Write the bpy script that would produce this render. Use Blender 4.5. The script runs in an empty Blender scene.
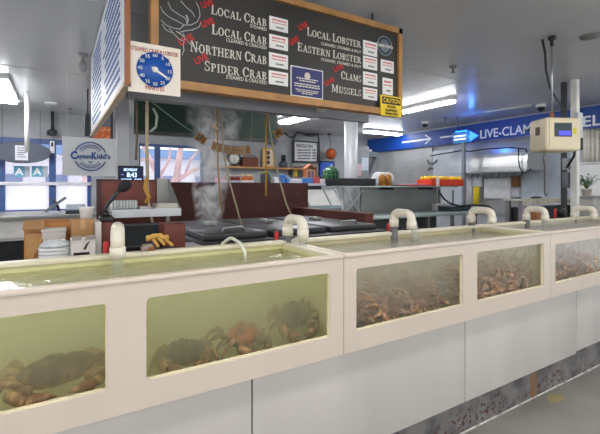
import bpy, bmesh, math, random
from mathutils import Vector, Matrix, Euler
random.seed(7)
sc = bpy.context.scene
C = sc.collection
PI = math.pi
# ------------------------------------------------------------------ camera
H = 1.5
FOC, CX, HY = 400.0, 300.0, 187.0
YAW = math.radians(31.3)
FWD = Vector((math.sin(YAW), math.cos(YAW), 0)); RGT = Vector((math.cos(YAW), -math.sin(YAW), 0))
cam = bpy.data.cameras.new('camera'); co = bpy.data.objects.new('camera', cam); C.objects.link(co)
co.location = (0, 0, H); co.rotation_euler = (PI/2, 0, -YAW)
cam.sensor_width = 36; cam.lens = 24; cam.shift_y = -(217-HY)/600; cam.clip_start = 0.05; cam.clip_end = 300
sc.camera = co

def ray(px, py):
    u = (px-CX)/FOC
    return FWD + RGT*u + Vector((0, 0, -(py-HY)/FOC))
def at(px, py, Y=None, X=None, Z=None, t=None):
    d = ray(px, py)
    if Y is not None: t = Y/d.y
    elif X is not None: t = X/d.x
    elif Z is not None: t = (Z-H)/d.z
    p = d*t; p.z += H
    return p
def dep(px, Y=None, X=None):
    d = ray(px, HY)
    return Y/d.y if Y is not None else X/d.x

# ------------------------------------------------------------------ materials
def L(c):
    return tuple(((v/255)/12.92 if v/255 <= .04045 else ((v/255+.055)/1.055)**2.4) for v in c) + (1,)
MATS = {}
def M(name, col, rough=.5, metal=0., var=.12, scale=6., bump=0., bscale=40., spec=.5, rnd=0., stretch=None, two=None, twos=(.45, .6)):
    if name in MATS: return MATS[name]
    m = bpy.data.materials.new(name); m.use_nodes = True; MATS[name] = m
    n = m.node_tree.nodes; l = m.node_tree.links
    b = n['Principled BSDF']
    b.inputs['Roughness'].default_value = rough; b.inputs['Metallic'].default_value = metal
    b.inputs['Specular IOR Level'].default_value = spec
    tc = n.new('ShaderNodeTexCoord'); mp = n.new('ShaderNodeMapping')
    l.new(tc.outputs['Object'], mp.inputs['Vector'])
    if stretch: mp.inputs['Scale'].default_value = stretch
    nz = n.new('ShaderNodeTexNoise'); nz.inputs['Scale'].default_value = scale; nz.inputs['Detail'].default_value = 6
    l.new(mp.outputs[0], nz.inputs['Vector'])
    rp = n.new('ShaderNodeValToRGB')
    base = L(col)
    if two:
        rp.color_ramp.elements[0].position, rp.color_ramp.elements[1].position = twos
        rp.color_ramp.elements[0].color = base; rp.color_ramp.elements[1].color = L(two)
    else:
        rp.color_ramp.elements[0].position, rp.color_ramp.elements[1].position = .3, .7
        rp.color_ramp.elements[0].color = tuple(v*(1-var) for v in base[:3])+(1,)
        rp.color_ramp.elements[1].color = tuple(min(1, v*(1+var)) for v in base[:3])+(1,)
    l.new(nz.outputs['Fac'], rp.inputs['Fac'])
    out = rp.outputs['Color']
    if rnd:
        oi = n.new('ShaderNodeObjectInfo'); hs = n.new('ShaderNodeHueSaturation')
        mr = n.new('ShaderNodeMapRange'); mr.inputs['To Min'].default_value = 1-rnd; mr.inputs['To Max'].default_value = 1+rnd
        l.new(oi.outputs['Random'], mr.inputs['Value']); l.new(mr.outputs[0], hs.inputs['Value']); l.new(out, hs.inputs['Color'])
        out = hs.outputs['Color']
    l.new(out, b.inputs['Base Color'])
    if bump:
        nb = n.new('ShaderNodeTexNoise'); nb.inputs['Scale'].default_value = bscale; nb.inputs['Detail'].default_value = 4
        l.new(mp.outputs[0], nb.inputs['Vector'])
        bp = n.new('ShaderNodeBump'); bp.inputs['Strength'].default_value = bump; bp.inputs['Distance'].default_value = .02
        l.new(nb.outputs['Fac'], bp.inputs['Height']); l.new(bp.outputs[0], b.inputs['Normal'])
    return m
def EM(name, col, s):
    if name in MATS: return MATS[name]
    m = bpy.data.materials.new(name); m.use_nodes = True; MATS[name] = m
    b = m.node_tree.nodes['Principled BSDF']
    b.inputs['Base Color'].default_value = L(col); b.inputs['Emission Color'].default_value = L(col)
    b.inputs['Emission Strength'].default_value = s
    return m
def brick_mat(name, c1, c2, mortar, sx, w=.2, h=.07, ms=.006, axis='XZ'):
    m = M(name, c1, .75, bump=.15)
    n = m.node_tree.nodes; l = m.node_tree.links; b = n['Principled BSDF']
    tc = n.new('ShaderNodeTexCoord'); sp = n.new('ShaderNodeSeparateXYZ'); cb = n.new('ShaderNodeCombineXYZ')
    l.new(tc.outputs['Object'], sp.inputs[0])
    l.new(sp.outputs['X' if axis[0] == 'X' else 'Y'], cb.inputs['X']); l.new(sp.outputs['Z'], cb.inputs['Y'])
    bt = n.new('ShaderNodeTexBrick'); bt.inputs['Scale'].default_value = 1
    bt.inputs['Brick Width'].default_value = w; bt.inputs['Row Height'].default_value = h; bt.inputs['Mortar Size'].default_value = ms
    bt.inputs['Color1'].default_value = L(c1); bt.inputs['Color2'].default_value = L(c2); bt.inputs['Mortar'].default_value = L(mortar)
    l.new(cb.outputs[0], bt.inputs['Vector'])
    nz = n.new('ShaderNodeTexNoise'); nz.inputs['Scale'].default_value = 5; nz.inputs['Detail'].default_value = 5
    l.new(tc.outputs['Object'], nz.inputs['Vector'])
    mx = n.new('ShaderNodeMix'); mx.data_type = 'RGBA'; mx.blend_type = 'OVERLAY'; mx.inputs['Factor'].default_value = .5
    l.new(bt.outputs['Color'], mx.inputs['A']); l.new(nz.outputs['Fac'], mx.inputs['B'])
    l.new(mx.outputs['Result'], b.inputs['Base Color'])
    return m
def glass_mat(name, tint=(255, 255, 255), gl=1., rough=.02, alpha=0., col=(255, 255, 255), bump=0, bscale=10):
    """clear sheet: transparent with a fresnel reflection and an optional milky share"""
    if name in MATS: return MATS[name]
    m = bpy.data.materials.new(name); m.use_nodes = True; MATS[name] = m
    n = m.node_tree.nodes; l = m.node_tree.links
    n.remove(n['Principled BSDF']); o = n['Material Output']
    tr = n.new('ShaderNodeBsdfTransparent'); tr.inputs[0].default_value = L(tint)
    g = n.new('ShaderNodeBsdfGlossy'); g.inputs['Roughness'].default_value = rough
    fr = n.new('ShaderNodeFresnel'); geo = n.new('ShaderNodeNewGeometry'); mi_ = n.new('ShaderNodeMapRange'); mi_.inputs['To Min'].default_value = 1.33; mi_.inputs['To Max'].default_value = 1/1.33
    l.new(geo.outputs['Backfacing'], mi_.inputs['Value']); l.new(mi_.outputs[0], fr.inputs['IOR'])   # thin sheet: same reflection from both sides
    mt = n.new('ShaderNodeMath'); mt.operation = 'MULTIPLY'; mt.inputs[1].default_value = gl; mt.use_clamp = True
    l.new(fr.outputs[0], mt.inputs[0])
    mx = n.new('ShaderNodeMixShader'); l.new(mt.outputs[0], mx.inputs[0]); l.new(tr.outputs[0], mx.inputs[1]); l.new(g.outputs[0], mx.inputs[2])
    last = mx
    if alpha:
        d = n.new('ShaderNodeBsdfDiffuse'); d.inputs[0].default_value = L(col)
        m2 = n.new('ShaderNodeMixShader'); m2.inputs[0].default_value = alpha
        l.new(mx.outputs[0], m2.inputs[1]); l.new(d.outputs[0], m2.inputs[2]); last = m2
    if bump:
        tc = n.new('ShaderNodeTexCoord'); nb = n.new('ShaderNodeTexNoise'); nb.inputs['Scale'].default_value = bscale; nb.inputs['Detail'].default_value = 5
        l.new(tc.outputs['Object'], nb.inputs['Vector'])
        bp = n.new('ShaderNodeBump'); bp.inputs['Strength'].default_value = bump; bp.inputs['Distance'].default_value = .05
        l.new(nb.outputs['Fac'], bp.inputs['Height']); l.new(bp.outputs[0], g.inputs['Normal']); l.new(bp.outputs[0], fr.inputs['Normal'])
    l.new(last.outputs[0], o.inputs['Surface'])
    return m
def water_mat(name, sc_col, ab_col, dens, bump, bscale, gl=1., ab=1.):
    m = glass_mat(name, gl=gl, bump=bump, bscale=bscale, rough=.06)
    n = m.node_tree.nodes; l = m.node_tree.links
    s = n.new('ShaderNodeVolumeScatter'); s.inputs['Color'].default_value = L(sc_col); s.inputs['Density'].default_value = dens
    s.inputs['Anisotropy'].default_value = .2
    a = n.new('ShaderNodeVolumeAbsorption'); a.inputs['Color'].default_value = L(ab_col); a.inputs['Density'].default_value = ab
    ad = n.new('ShaderNodeAddShader'); l.new(s.outputs[0], ad.inputs[0]); l.new(a.outputs[0], ad.inputs[1])
    l.new(ad.outputs[0], n['Material Output'].inputs['Volume'])
    return m

# ------------------------------------------------------------------ mesh builder
class MB:
    def __init__(s): s.bm = bmesh.new(); s.mi = 0
    def _f(s, vs, smooth=False):
        try:
            f = s.bm.faces.new(vs); f.material_index = s.mi; f.smooth = smooth; return f
        except ValueError: return None
    def hexa(s, pts):
        v = [s.bm.verts.new(p) for p in pts]
        for q in ((3, 2, 1, 0), (4, 5, 6, 7), (0, 1, 5, 4), (1, 2, 6, 5), (2, 3, 7, 6), (3, 0, 4, 7)): s._f([v[i] for i in q])
        return s
    def box(s, x0, x1, y0, y1, z0, z1, rot=None, bevel=0):
        x0, x1 = min(x0, x1), max(x0, x1); y0, y1 = min(y0, y1), max(y0, y1); z0, z1 = min(z0, z1), max(z0, z1)
        p = [Vector(q) for q in ((x0, y0, z0), (x1, y0, z0), (x1, y1, z0), (x0, y1, z0), (x0, y0, z1), (x1, y0, z1), (x1, y1, z1), (x0, y1, z1))]
        if rot is not None:
            c = sum(p, Vector())/8; p = [c + rot @ (q-c) for q in p]
        if bevel:
            t = bmesh.new(); v = [t.verts.new(q) for q in p]
            for q in ((3, 2, 1, 0), (4, 5, 6, 7), (0, 1, 5, 4), (1, 2, 6, 5), (2, 3, 7, 6), (3, 0, 4, 7)): t.faces.new([v[i] for i in q])
            bmesh.ops.bevel(t, geom=t.edges[:]+t.verts[:], offset=bevel, segments=3, profile=.5, affect='EDGES')
            t.verts.index_update(); nv = [s.bm.verts.new(w.co) for w in t.verts]
            for f in t.faces: s._f([nv[w.index] for w in f.verts], True)
            t.free(); return s
        return s.hexa(p)
    def prism(s, poly, ext):
        """poly: list of 3D points; ext: extrusion vector"""
        a = [s.bm.verts.new(p) for p in poly]; b = [s.bm.verts.new(Vector(p)+Vector(ext)) for p in poly]
        s._f(a[::-1]); s._f(b)
        k = len(a)
        for i in range(k): s._f([a[i], a[(i+1) % k], b[(i+1) % k], b[i]])
        return s
    def tube(s, pts, r, seg=10, cap=True, flat=1.):
        pts = [Vector(p) for p in pts]; n = len(pts)
        rs = r if isinstance(r, (list, tuple)) else [r]*n
        rings = []; up = None
        for i, p in enumerate(pts):
            d = ((pts[min(i+1, n-1)]-p).normalized() + (p-pts[max(i-1, 0)]).normalized())
            if d.length < 1e-6: d = Vector((0, 0, 1))
            d.normalize()
            if up is None:
                up = Vector((0, 0, 1)) if abs(d.z) < .9 else Vector((1, 0, 0))
            a = d.cross(up)
            if a.length < 1e-5: a = d.cross(Vector((0, 1, 0)))
            a.normalize(); b = a.cross(d).normalized(); up = b
            rings.append([s.bm.verts.new(p + a*math.cos(2*PI*k/seg)*rs[i] + b*math.sin(2*PI*k/seg)*rs[i]*flat) for k in range(seg)])
        for i in range(n-1):
            for k in range(seg): s._f([rings[i][k], rings[i][(k+1) % seg], rings[i+1][(k+1) % seg], rings[i+1][k]], True)
        if cap: s._f(rings[0][::-1]); s._f(rings[-1])
        return s
    def lathe(s, prof, c, seg=20, axis='Z', closed=False, rot=None):
        """prof: [(r, h)]"""
        c = Vector(c); rings = []
        def tr(x, y, z):
            v = Vector((x, y, z)) if axis == 'Z' else (Vector((x, z, y)) if axis == 'Y' else Vector((z, x, y)))
            return c + (rot @ v if rot is not None else v)
        for r, h in prof: rings.append([s.bm.verts.new(tr(r*math.cos(2*PI*k/seg), r*math.sin(2*PI*k/seg), h)) for k in range(seg)])
        for i in range(len(rings)-1):
            for k in range(seg): s._f([rings[i][k], rings[i][(k+1) % seg], rings[i+1][(k+1) % seg], rings[i+1][k]], True)
        if closed:
            for k in range(seg): s._f([rings[-1][k], rings[-1][(k+1) % seg], rings[0][(k+1) % seg], rings[0][k]], True)
        else: s._f(rings[0][::-1]); s._f(rings[-1])
        return s
    def ball(s, c, r, seg=16, rings=10, sq=(1, 1, 1)):
        c = Vector(c)
        pr = [(math.sin(PI*i/rings)*r+1e-5, -math.cos(PI*i/rings)*r) for i in range(rings+1)]
        R = [[s.bm.verts.new(c+Vector((q*math.cos(2*PI*k/seg)*sq[0], q*math.sin(2*PI*k/seg)*sq[1], h*sq[2]))) for k in range(seg)] for q, h in pr]
        for i in range(rings):
            for k in range(seg): s._f([R[i][k], R[i][(k+1) % seg], R[i+1][(k+1) % seg], R[i+1][k]], True)
        return s
    def build(s, name, mats, parent=None, origin=None):
        bm = s.bm
        bmesh.ops.remove_doubles(bm, verts=bm.verts, dist=1e-6)
        bmesh.ops.recalc_face_normals(bm, faces=bm.faces)
        if parent is not None: o3 = wloc(parent)
        elif origin is not None: o3 = Vector(origin)
        else:
            vs = [v.co for v in bm.verts]
            o3 = Vector(((min(v.x for v in vs)+max(v.x for v in vs))/2, (min(v.y for v in vs)+max(v.y for v in vs))/2, min(v.z for v in vs)))
        bmesh.ops.translate(bm, verts=bm.verts, vec=-o3)
        me = bpy.data.meshes.new(name); bm.to_mesh(me); bm.free()
        for m in (mats if isinstance(mats, (list, tuple)) else [mats]): me.materials.append(m)
        o = bpy.data.objects.new(name, me); C.objects.link(o)
        if parent is not None: o.parent = parent
        else: o.location = o3
        return o
def wloc(o):
    v = Vector(o.location); p = o.parent
    while p is not None: v += Vector(p.location); p = p.parent
    return v
def tag(o, label, cat, group=None, kind=None):
    o['label'] = label; o['category'] = cat
    if group: o['group'] = group
    if kind: o['kind'] = kind
    return o
def thing(name, label, cat, loc, group=None):
    o = bpy.data.objects.new(name, None); o.empty_display_size = .05; C.objects.link(o); o.location = loc
    return tag(o, label, cat, group)
def struct(o): o['kind'] = 'structure'; return o

def letters(s, p0, xd, height, mat, parent=None, width=None, align='L', up=Vector((0, 0, 1)), name='lettering', bold=0., off=.002):
    """writing with cap height `height`, left end (or right end / centre) on p0, running along xd"""
    cu = bpy.data.curves.new('writing', 'FONT'); cu.body = s; cu.size = 1; cu.offset = bold; cu.extrude = .004; cu.resolution_u = 3
    t = bpy.data.objects.new('writing', cu); C.objects.link(t)
    dg = bpy.context.evaluated_depsgraph_get(); ev = t.evaluated_get(dg)
    me = bpy.data.meshes.new_from_object(ev)
    bpy.data.objects.remove(t); bpy.data.curves.remove(cu)
    xs = [v.co.x for v in me.vertices]; x0, x1 = min(xs), max(xs)
    k = height/.69; kx = k
    if width: kx = width/(x1-x0)
    xd = Vector(xd).normalized(); up = Vector(up).normalized(); nr = xd.cross(up)
    W = (x1-x0)*kx; sh = {'L': 0, 'R': -W, 'C': -W/2}[align]
    base = Vector(p0) + nr*off
    o3 = wloc(parent) if parent is not None else base
    for v in me.vertices:
        q = base + xd*((v.co.x-x0)*kx+sh) + up*(v.co.y*k) + nr*(v.co.z*.25)
        v.co = q - o3
    me.materials.clear(); me.materials.append(mat)
    o = bpy.data.objects.new(name, me); C.objects.link(o)
    if parent is not None: o.parent = parent
    else: o.location = o3
    return o
def boxpx(x0, y0, x1, y1, Y, d, mb=None, bevel=0):
    """box whose front face lies on the plane Y and spans the photograph's rectangle; depth d"""
    mb = mb or MB(); xm = (x0+x1)/2
    a, b = at(x0, (y0+y1)/2, Y=Y), at(x1, (y0+y1)/2, Y=Y)
    return mb.box(a.x, b.x, Y, Y+d, at(xm, y1, Y=Y).z, at(xm, y0, Y=Y).z, bevel=bevel)
def boxpxX(x0, y0, x1, y1, X, d, mb=None, bevel=0):
    mb = mb or MB(); xm = (x0+x1)/2
    a, b = at(x0, (y0+y1)/2, X=X), at(x1, (y0+y1)/2, X=X)
    return mb.box(X, X+d, a.y, b.y, at(xm, y1, X=X).z, at(xm, y0, X=X).z, bevel=bevel)
def arc(c, r, a0, a1, e1, e2, n=8):
    c = Vector(c); e1 = Vector(e1); e2 = Vector(e2)
    return [c + e1*(r*math.cos(a0+(a1-a0)*i/n)) + e2*(r*math.sin(a0+(a1-a0)*i/n)) for i in range(n+1)]

# shared materials
white_lam = M('white_laminate', (221, 207, 192), .42, var=.03, scale=3)
panel_lam = M('base_panel', (204, 199, 193), .5, var=.07, scale=2.5, stretch=(1, 1, .25))
cream = M('cream_plastic', (226, 219, 196), .4, var=.05)
pvc = M('pvc', (226, 220, 205), .35, var=.08, scale=20)
steel = M('brushed_steel', (178, 180, 182), .33, .85, var=.12, scale=5, stretch=(1, 1, .3), bump=.03)
steel_dull = M('dull_steel', (150, 150, 148), .45, .6, var=.12, scale=3, bump=.03)
black = M('black_plastic', (26, 26, 28), .45, var=.2)
dark = M('dark_metal', (52, 54, 58), .45, .3, var=.2)
oak = M('oak_frame', (172, 126, 76), .5, var=.2, scale=8, stretch=(1, 1, 1))
redbrown = M('red_brown_panel', (112, 52, 42), .5, var=.25, scale=9)
white = M('white_paint', (232, 232, 230), .5, var=.03)
paper = M('white_paper', (238, 238, 236), .7, var=.03)
card = M('cardboard', (178, 136, 92), .8, var=.08)
redp = M('red_plastic', (200, 36, 40), .4)
blue_ink = M('blue_ink', (34, 84, 150), .5)
red_ink = M('red_ink', (205, 40, 38), .5)
rope_m = M('rope', (176, 164, 138), .9, var=.15, scale=80)
yel_rope = M('yellow_strap', (186, 140, 58), .8, var=.1)
# ================================================================== THE SETTING
def floor_mat():
    return M('concrete_floor', (128, 126, 121), .5, var=.12, scale=1.6, bump=.06, bscale=30, two=(152, 150, 144), twos=(.35, .65))
struct(MB().box(-7, 8.6, -5, 9.7, -.12, 0).build('floor', floor_mat()))
ceil_m = M('ceiling_paint', (192, 193, 194), .3, var=.06, scale=1.2, stretch=(1, .4, 1), bump=.12, bscale=1.5, spec=.5)
cm = MB().box(-7, 8.6, -5, 9.7, 3.0, 3.12)
for yy in (1.2, 3.65, 6.1, 8.5): cm.box(-7, 8.5, yy-.012, yy+.012, 2.996, 3.0)
for xx in (-2.4, .02, 2.45, 4.9, 7.3): cm.box(xx-.01, xx+.01, -5, 9.6, 2.997, 3.0)
struct(cm.build('ceiling', ceil_m))
wall_m = M('grey_wall', (160, 162, 166), .6, var=.12, scale=2.5, bump=.05)
YB = 9.5
w1 = (-2.6, .62, 1.0, 2.46); w2 = (1.57, 3.03, 1.2, 2.48)
wb = MB()
wb.box(-7, w1[0], YB, YB+.2, 0, 3).box(w1[0], w1[1], YB, YB+.2, 0, w1[2]).box(w1[0], w1[1], YB, YB+.2, w1[3], 3)
wb.box(w1[1], w2[0], YB, YB+.2, 0, 3).box(w2[0], w2[1], YB, YB+.2, 0, w2[2]).box(w2[0], w2[1], YB, YB+.2, w2[3], 3).box(w2[1], 8.5, YB, YB+.2, 0, 3)
struct(wb.build('wall_back', wall_m))
struct(MB().box(8.3, 8.5, 0, YB, 0, 3).build('wall_right', M('right_wall', (176, 180, 186), .5, var=.06)))
blue_fr = M('blue_window_paint', (58, 84, 138), .45, var=.1)
pane = glass_mat('window_glass', gl=.6)
def window(nm, w, posts, top):
    f = MB()
    x0, x1, z0, z1 = w
    f.box(x0, x1, YB+.02, YB+.1, z1-top, z1).box(x0, x1, YB+.02, YB+.1, z0, z0+.05)
    for p, q in posts: f.box(p, q, YB+.015, YB+.105, z0, z1)
    o = struct(f.build(nm, blue_fr))
    g = MB().box(x0+.02, x1-.02, YB+.055, YB+.061, z0+.02, z1-.02).build('window_pane', pane, o)
    s = MB().box(x0-.03, x1+.03, YB-.06, YB+.03, z0-.05, z0, bevel=.008).build('window_sill', M('pale_sill', (214, 214, 220), .4), o)
    return o
a = at(49, 160, Y=YB).x; b = at(56, 160, Y=YB).x
wo = window('window_1', w1, ((a, b), (-.95, -.85), (-2.6, -2.52), (.55, .62)), .1)
# frosted lower lights of the first window, under a pale transom
fg = bpy.data.materials.new('frosted_glass'); fg.use_nodes = True
nn_ = fg.node_tree.nodes; ll_ = fg.node_tree.links; bs_ = nn_['Principled BSDF']; tl = nn_.new('ShaderNodeBsdfTranslucent'); tl.inputs[0].default_value = (.95, .95, 1, 1); tr_ = nn_.new('ShaderNodeBsdfTransparent'); mx_ = nn_.new('ShaderNodeMixShader'); mx_.inputs[0].default_value = .45
ll_.new(tl.outputs[0], mx_.inputs[1]); ll_.new(tr_.outputs[0], mx_.inputs[2]); ll_.new(mx_.outputs[0], nn_['Material Output'].inputs['Surface'])
MB().box(w1[0]+.02, w1[1]-.02, YB+.062, YB+.068, w1[2]+.02, 1.56).build('frosted_pane', fg, wo)
MB().box(w1[0], w1[1], YB-.06, YB+.1, 1.535, 1.6, bevel=.008).build('transom', M('pale_sill', (214, 214, 220), .4), wo)
a = at(155, 160, Y=YB).x; b = at(160.5, 160, Y=YB).x; c = at(139, 160, Y=YB).x; d = at(203, 160, Y=YB).x
window('window_2', w2, ((a, b), (c-.04, c+.03), (d-.04, d+.06)), .06)
# the street beyond the windows
struct(MB().box(-30, 40, 9.7, 60, -.3, -.12).build('ground_outside', M('pale_pavement', (222, 216, 214), .8)))
trunk_m = M('pale_bark', (196, 168, 172), .8, var=.2, scale=3)
def street_tree(x, y, lab, pts, brs):
    m = MB().tube(pts, [.2, .17, .14, .1], 10)
    for q, r in brs: m.tube(q, [r, r*.8, r*.6][:len(q)], 8)
    return tag(m.build('street_tree', trunk_m), lab, 'tree', 'bare trees in the street')
street_tree(5, 18, 'pale bare street tree with forking trunk seen through the blue window behind the cookers',
    [(3.9, 17, -.12), (4.0, 17, 1.2), (4.3, 17, 2.0), (4.6, 17, 4.2)],
    [([(4.0, 17, 1.2), (3.5, 17.2, 2.1), (3.0, 17.2, 3.2)], .13), ([(4.2, 17, 1.7), (4.9, 16.8, 2.2), (5.9, 16.8, 2.6)], .1), ([(3.6, 17.1, 1.9), (4.0, 17.1, 2.6), (4.1, 17.1, 3.4)], .07), ([(4.6, 16.9, 2.0), (4.9, 17, 2.7), (5.4, 17, 3.3)], .06), ([(3.2, 17.2, 2.7), (2.7, 17.2, 2.5), (2.3, 17.2, 2.7)], .06)])
street_tree(-1, 20, 'thin pale street tree seen through the window with two posters',
    [(1.1, 21, -.12), (1.15, 21, 1.6), (1.3, 21, 2.7), (1.3, 21, 4.2)], [([(1.15, 21, 1.9), (.6, 21, 2.7), (.3, 21, 3.6)], .08)])
# building across the street
bt = thing('street_building', 'pale blue-grey building across the street behind the bare trees', 'building', (4, 30, -.12))
MB().box(-14, 24, 30, 34, -.12, 3.6).build('wall', M('far_wall', (206, 206, 222), .8), bt)
MB().box(-14.3, 24.3, 29.6, 34.3, 3.6, 4.2).build('roof', M('far_roof', (120, 150, 196), .7), bt)
for xx in (-8, -5.5, -3, -.6, 1.8, 4.2, 6.6, 9, 11.4, 15):
    MB().box(xx, xx+1.2, 29.93, 30.02, 1.0, 2.3).build('window', M('far_glass', (120, 132, 170), .2), bt)
# structural posts
pm = M('pale_post', (196, 198, 202), .5, var=.06)
p0 = at(117.5, 150, Y=4.0); p1 = at(129, 150, Y=4.0)
struct(MB().box(p0.x, p1.x, 4.0, 4.14, 0, 3.0).build('column', pm))
q = at(351, 160, t=7.1)
struct(MB().lathe([(.118, 0), (.118, 3.0)], (q.x, q.y, 0), 24).build('column', M('column_sheet', (186, 188, 190), .5, .25, var=.1, scale=3)))
q = at(564, 100, t=5.75)
struct(MB().box(q.x-.03, q.x+.03, q.y-.03, q.y+.03, 0, 3).build('column', M('charcoal_post', (54, 56, 60), .5)))
q = at(574, 100, t=5.6)
struct(MB().box(q.x-.035, q.x+.045, q.y-.05, q.y+.03, 0, 3).build('column', M('galvanised', (220, 220, 216), .45, .1)))

# ------------------------------------------------------------------ ceiling things
tube_m = EM('fluorescent_lens', (244, 246, 250), 24.)
fill_lens = EM('fill_light_lens', (250, 246, 240), 13.)  # lens of the added, unseen fill lights
fix_m = M('fixture_white', (222, 224, 226), .4)
def ceiling_light(x0, x1, y0, y1, lab, lens=None):
    t = thing('ceiling_light', lab, 'light', ((x0+x1)/2, (y0+y1)/2, 2.9), 'fluorescent ceiling lights')
    MB().box(x0, x1, y0, y1, 2.94, 3.0).build('housing', fix_m, t)
    MB().box(x0+.02, x1-.02, y0+.02, y1-.02, 2.9, 2.94).build('diffuser', lens or tube_m, t)
    return t
ceiling_light(-.93, -.55, 6.6, 8.3, 'lit fluorescent box light above the window with two posters')
ceiling_light(4.15, 4.45, 6.3, 7.8, 'lit fluorescent light seen over the netting and the white menu sign')
ceiling_light(6.75, 8.0, 7.8, 8.0, 'lit fluorescent light in front of the far end of the blue banner')
ceiling_light(5.55, 5.69, 4.33, 5.9, 'long lit fluorescent light beside the yellow caution sign')
ceiling_light(1.2, 2.4, 6.3, 6.5, 'unseen fluorescent light added on the ceiling above the cookers')  # added behind the menu board, unseen, to brighten the kitchen
ceiling_light(3.5, 3.7, 4.2, 5.4, 'unseen fluorescent light added on the ceiling above the steel work table')  # second unseen fixture, added for more kitchen light
for i, (x, y) in enumerate(((-1.4, .8), (.8, .8), (3.2, .8), (-2.4, -1.6), (.6, -2.4), (6.4, 1.6), (-2.6, 3.4), (-3.2, 6.2))):  # out-of-view fixtures added to brighten the tanks, bench side and kitchen
    ceiling_light(x-.6, x+.6, y-.15, y+.15, 'unseen fluorescent light added to brighten the shop', fill_lens)
def sprinkler(px, py, lab, t=None):
    p = at(px, py, Z=2.97); m = MB()
    m.lathe([(.045, 3.0), (.045, 2.985), (.014, 2.98), (.014, 2.93), (.03, 2.925), (.03, 2.918), (.006, 2.915)], (p.x, p.y, 0), 14)
    return tag(m.build('sprinkler', M('brass_grey', (140, 136, 128), .4, .6)), lab, 'sprinkler', 'ceiling sprinklers')
sprinkler(453, 69, 'small sprinkler head on the bare ceiling above the long light')
sprinkler(445, 119, 'small sprinkler head near the blue glow over the banner')
sprinkler(70, 110, 'tiny sprinkler head high above the oval sign')
p = at(83, 63, Z=2.9)
m = MB().lathe([(.05, 3.0), (.05, 2.97), (.02, 2.96), (.02, 2.9)], (p.x, p.y, 0), 14).ball((p.x, p.y, 2.86), .055, sq=(.8, .8, 1.2))
tag(m.build('spotlight', M('lamp_grey', (150, 150, 148), .4)), 'grey bullet spotlight on the ceiling beside the white text panel', 'lamp')
def dome(px, py, lab):
    p = at(px, py, Z=2.95)
    t = thing('security_camera', lab, 'camera', (p.x, p.y, 2.95), 'dome cameras')
    MB().lathe([(.085, 3.0), (.085, 2.96), (.06, 2.945)], (p.x, p.y, 0), 18).build('base', white, t)
    MB().lathe([(.06, 2.95), (.055, 2.91), (.035, 2.88), (.005, 2.87)], (p.x, p.y, 0), 16).build('dome', black, t)
dome(541, 107, 'dome security camera above the hanging scale')
dome(425, 124, 'dome security camera above the white arrow on the blue banner')
p = at(590, 36, Z=3.0)
tag(MB().lathe([(.09, 3.0), (.085, 2.985), (.02, 2.98)], (p.x, p.y, 0), 24).build('smoke_detector', M('grey_disc', (120, 120, 118), .6)), 'flat grey round smoke detector on the bare ceiling', 'detector')
p = at(51, 103, Z=3.0)
tag(MB().box(p.x-.09, p.x+.09, p.y-.09, p.y+.09, 2.98, 3.0).build('ceiling_vent', white), 'small white square vent near the box light', 'vent')
# pale ceiling streak shaped as a thin tube, and the rod above the oval sign
a, b = at(485, 112, Z=2.985), at(531, 105.5, Z=2.985)
tag(MB().tube([a, b], .014, 8).build('ceiling_streak', M('streak_grey', (206, 206, 204), .4)), 'thin pale streak on the ceiling above the banner lettering', 'pipe')
p = at(27, 92, Z=3.0); r_ = 4.2/400*6.3/2
tag(MB().tube([(p.x, p.y, 3.0), (p.x, p.y, 2.05)], r_, 12).build('hanging_rod', white), 'white rod hanging from the ceiling in front of the oval sign', 'rod')
# ================================================================== LIVE TANKS
TY0, TY1, TZ0, TZ1, WZ = 1.5, 2.06, .713, 1.19, 1.148
inner_m = [M('tank_inside_green', (226, 222, 172), .5, var=.06, scale=4), M('tank_inside_tan', (206, 198, 160), .5, var=.15, scale=4), M('tank_inside_grey', (200, 196, 180), .5, var=.15, scale=4)]
FZ = 1.182
water_m = [water_mat('green_water', (254, 253, 214), (238, 236, 96), 3.4, .35, 9, ab=.5), water_mat('tan_water', (250, 246, 222), (236, 226, 170), 2.7, .8, 14, ab=.3), water_mat('grey_water', (248, 246, 240), (232, 226, 208), 2.6, .6, 14, ab=.3)]
acryl = glass_mat('tank_glass', gl=.35)
edge_m = M('window_edge_cream', (236, 226, 196), .4)
def fillet(mb, cx, cz, sx, sz, r, y0, y1):
    """small rounded corner: cx,cz is the window corner; sx,sz point into the opening"""
    poly = [Vector((cx, y0, cz))] + [Vector((cx+sx*r-sx*r*math.cos(a), y0, cz+sz*r-sz*r*math.sin(a))) for a in [PI/2*i/6 for i in range(7)]]
    mb.prism(poly, (0, y1-y0, 0))
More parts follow.
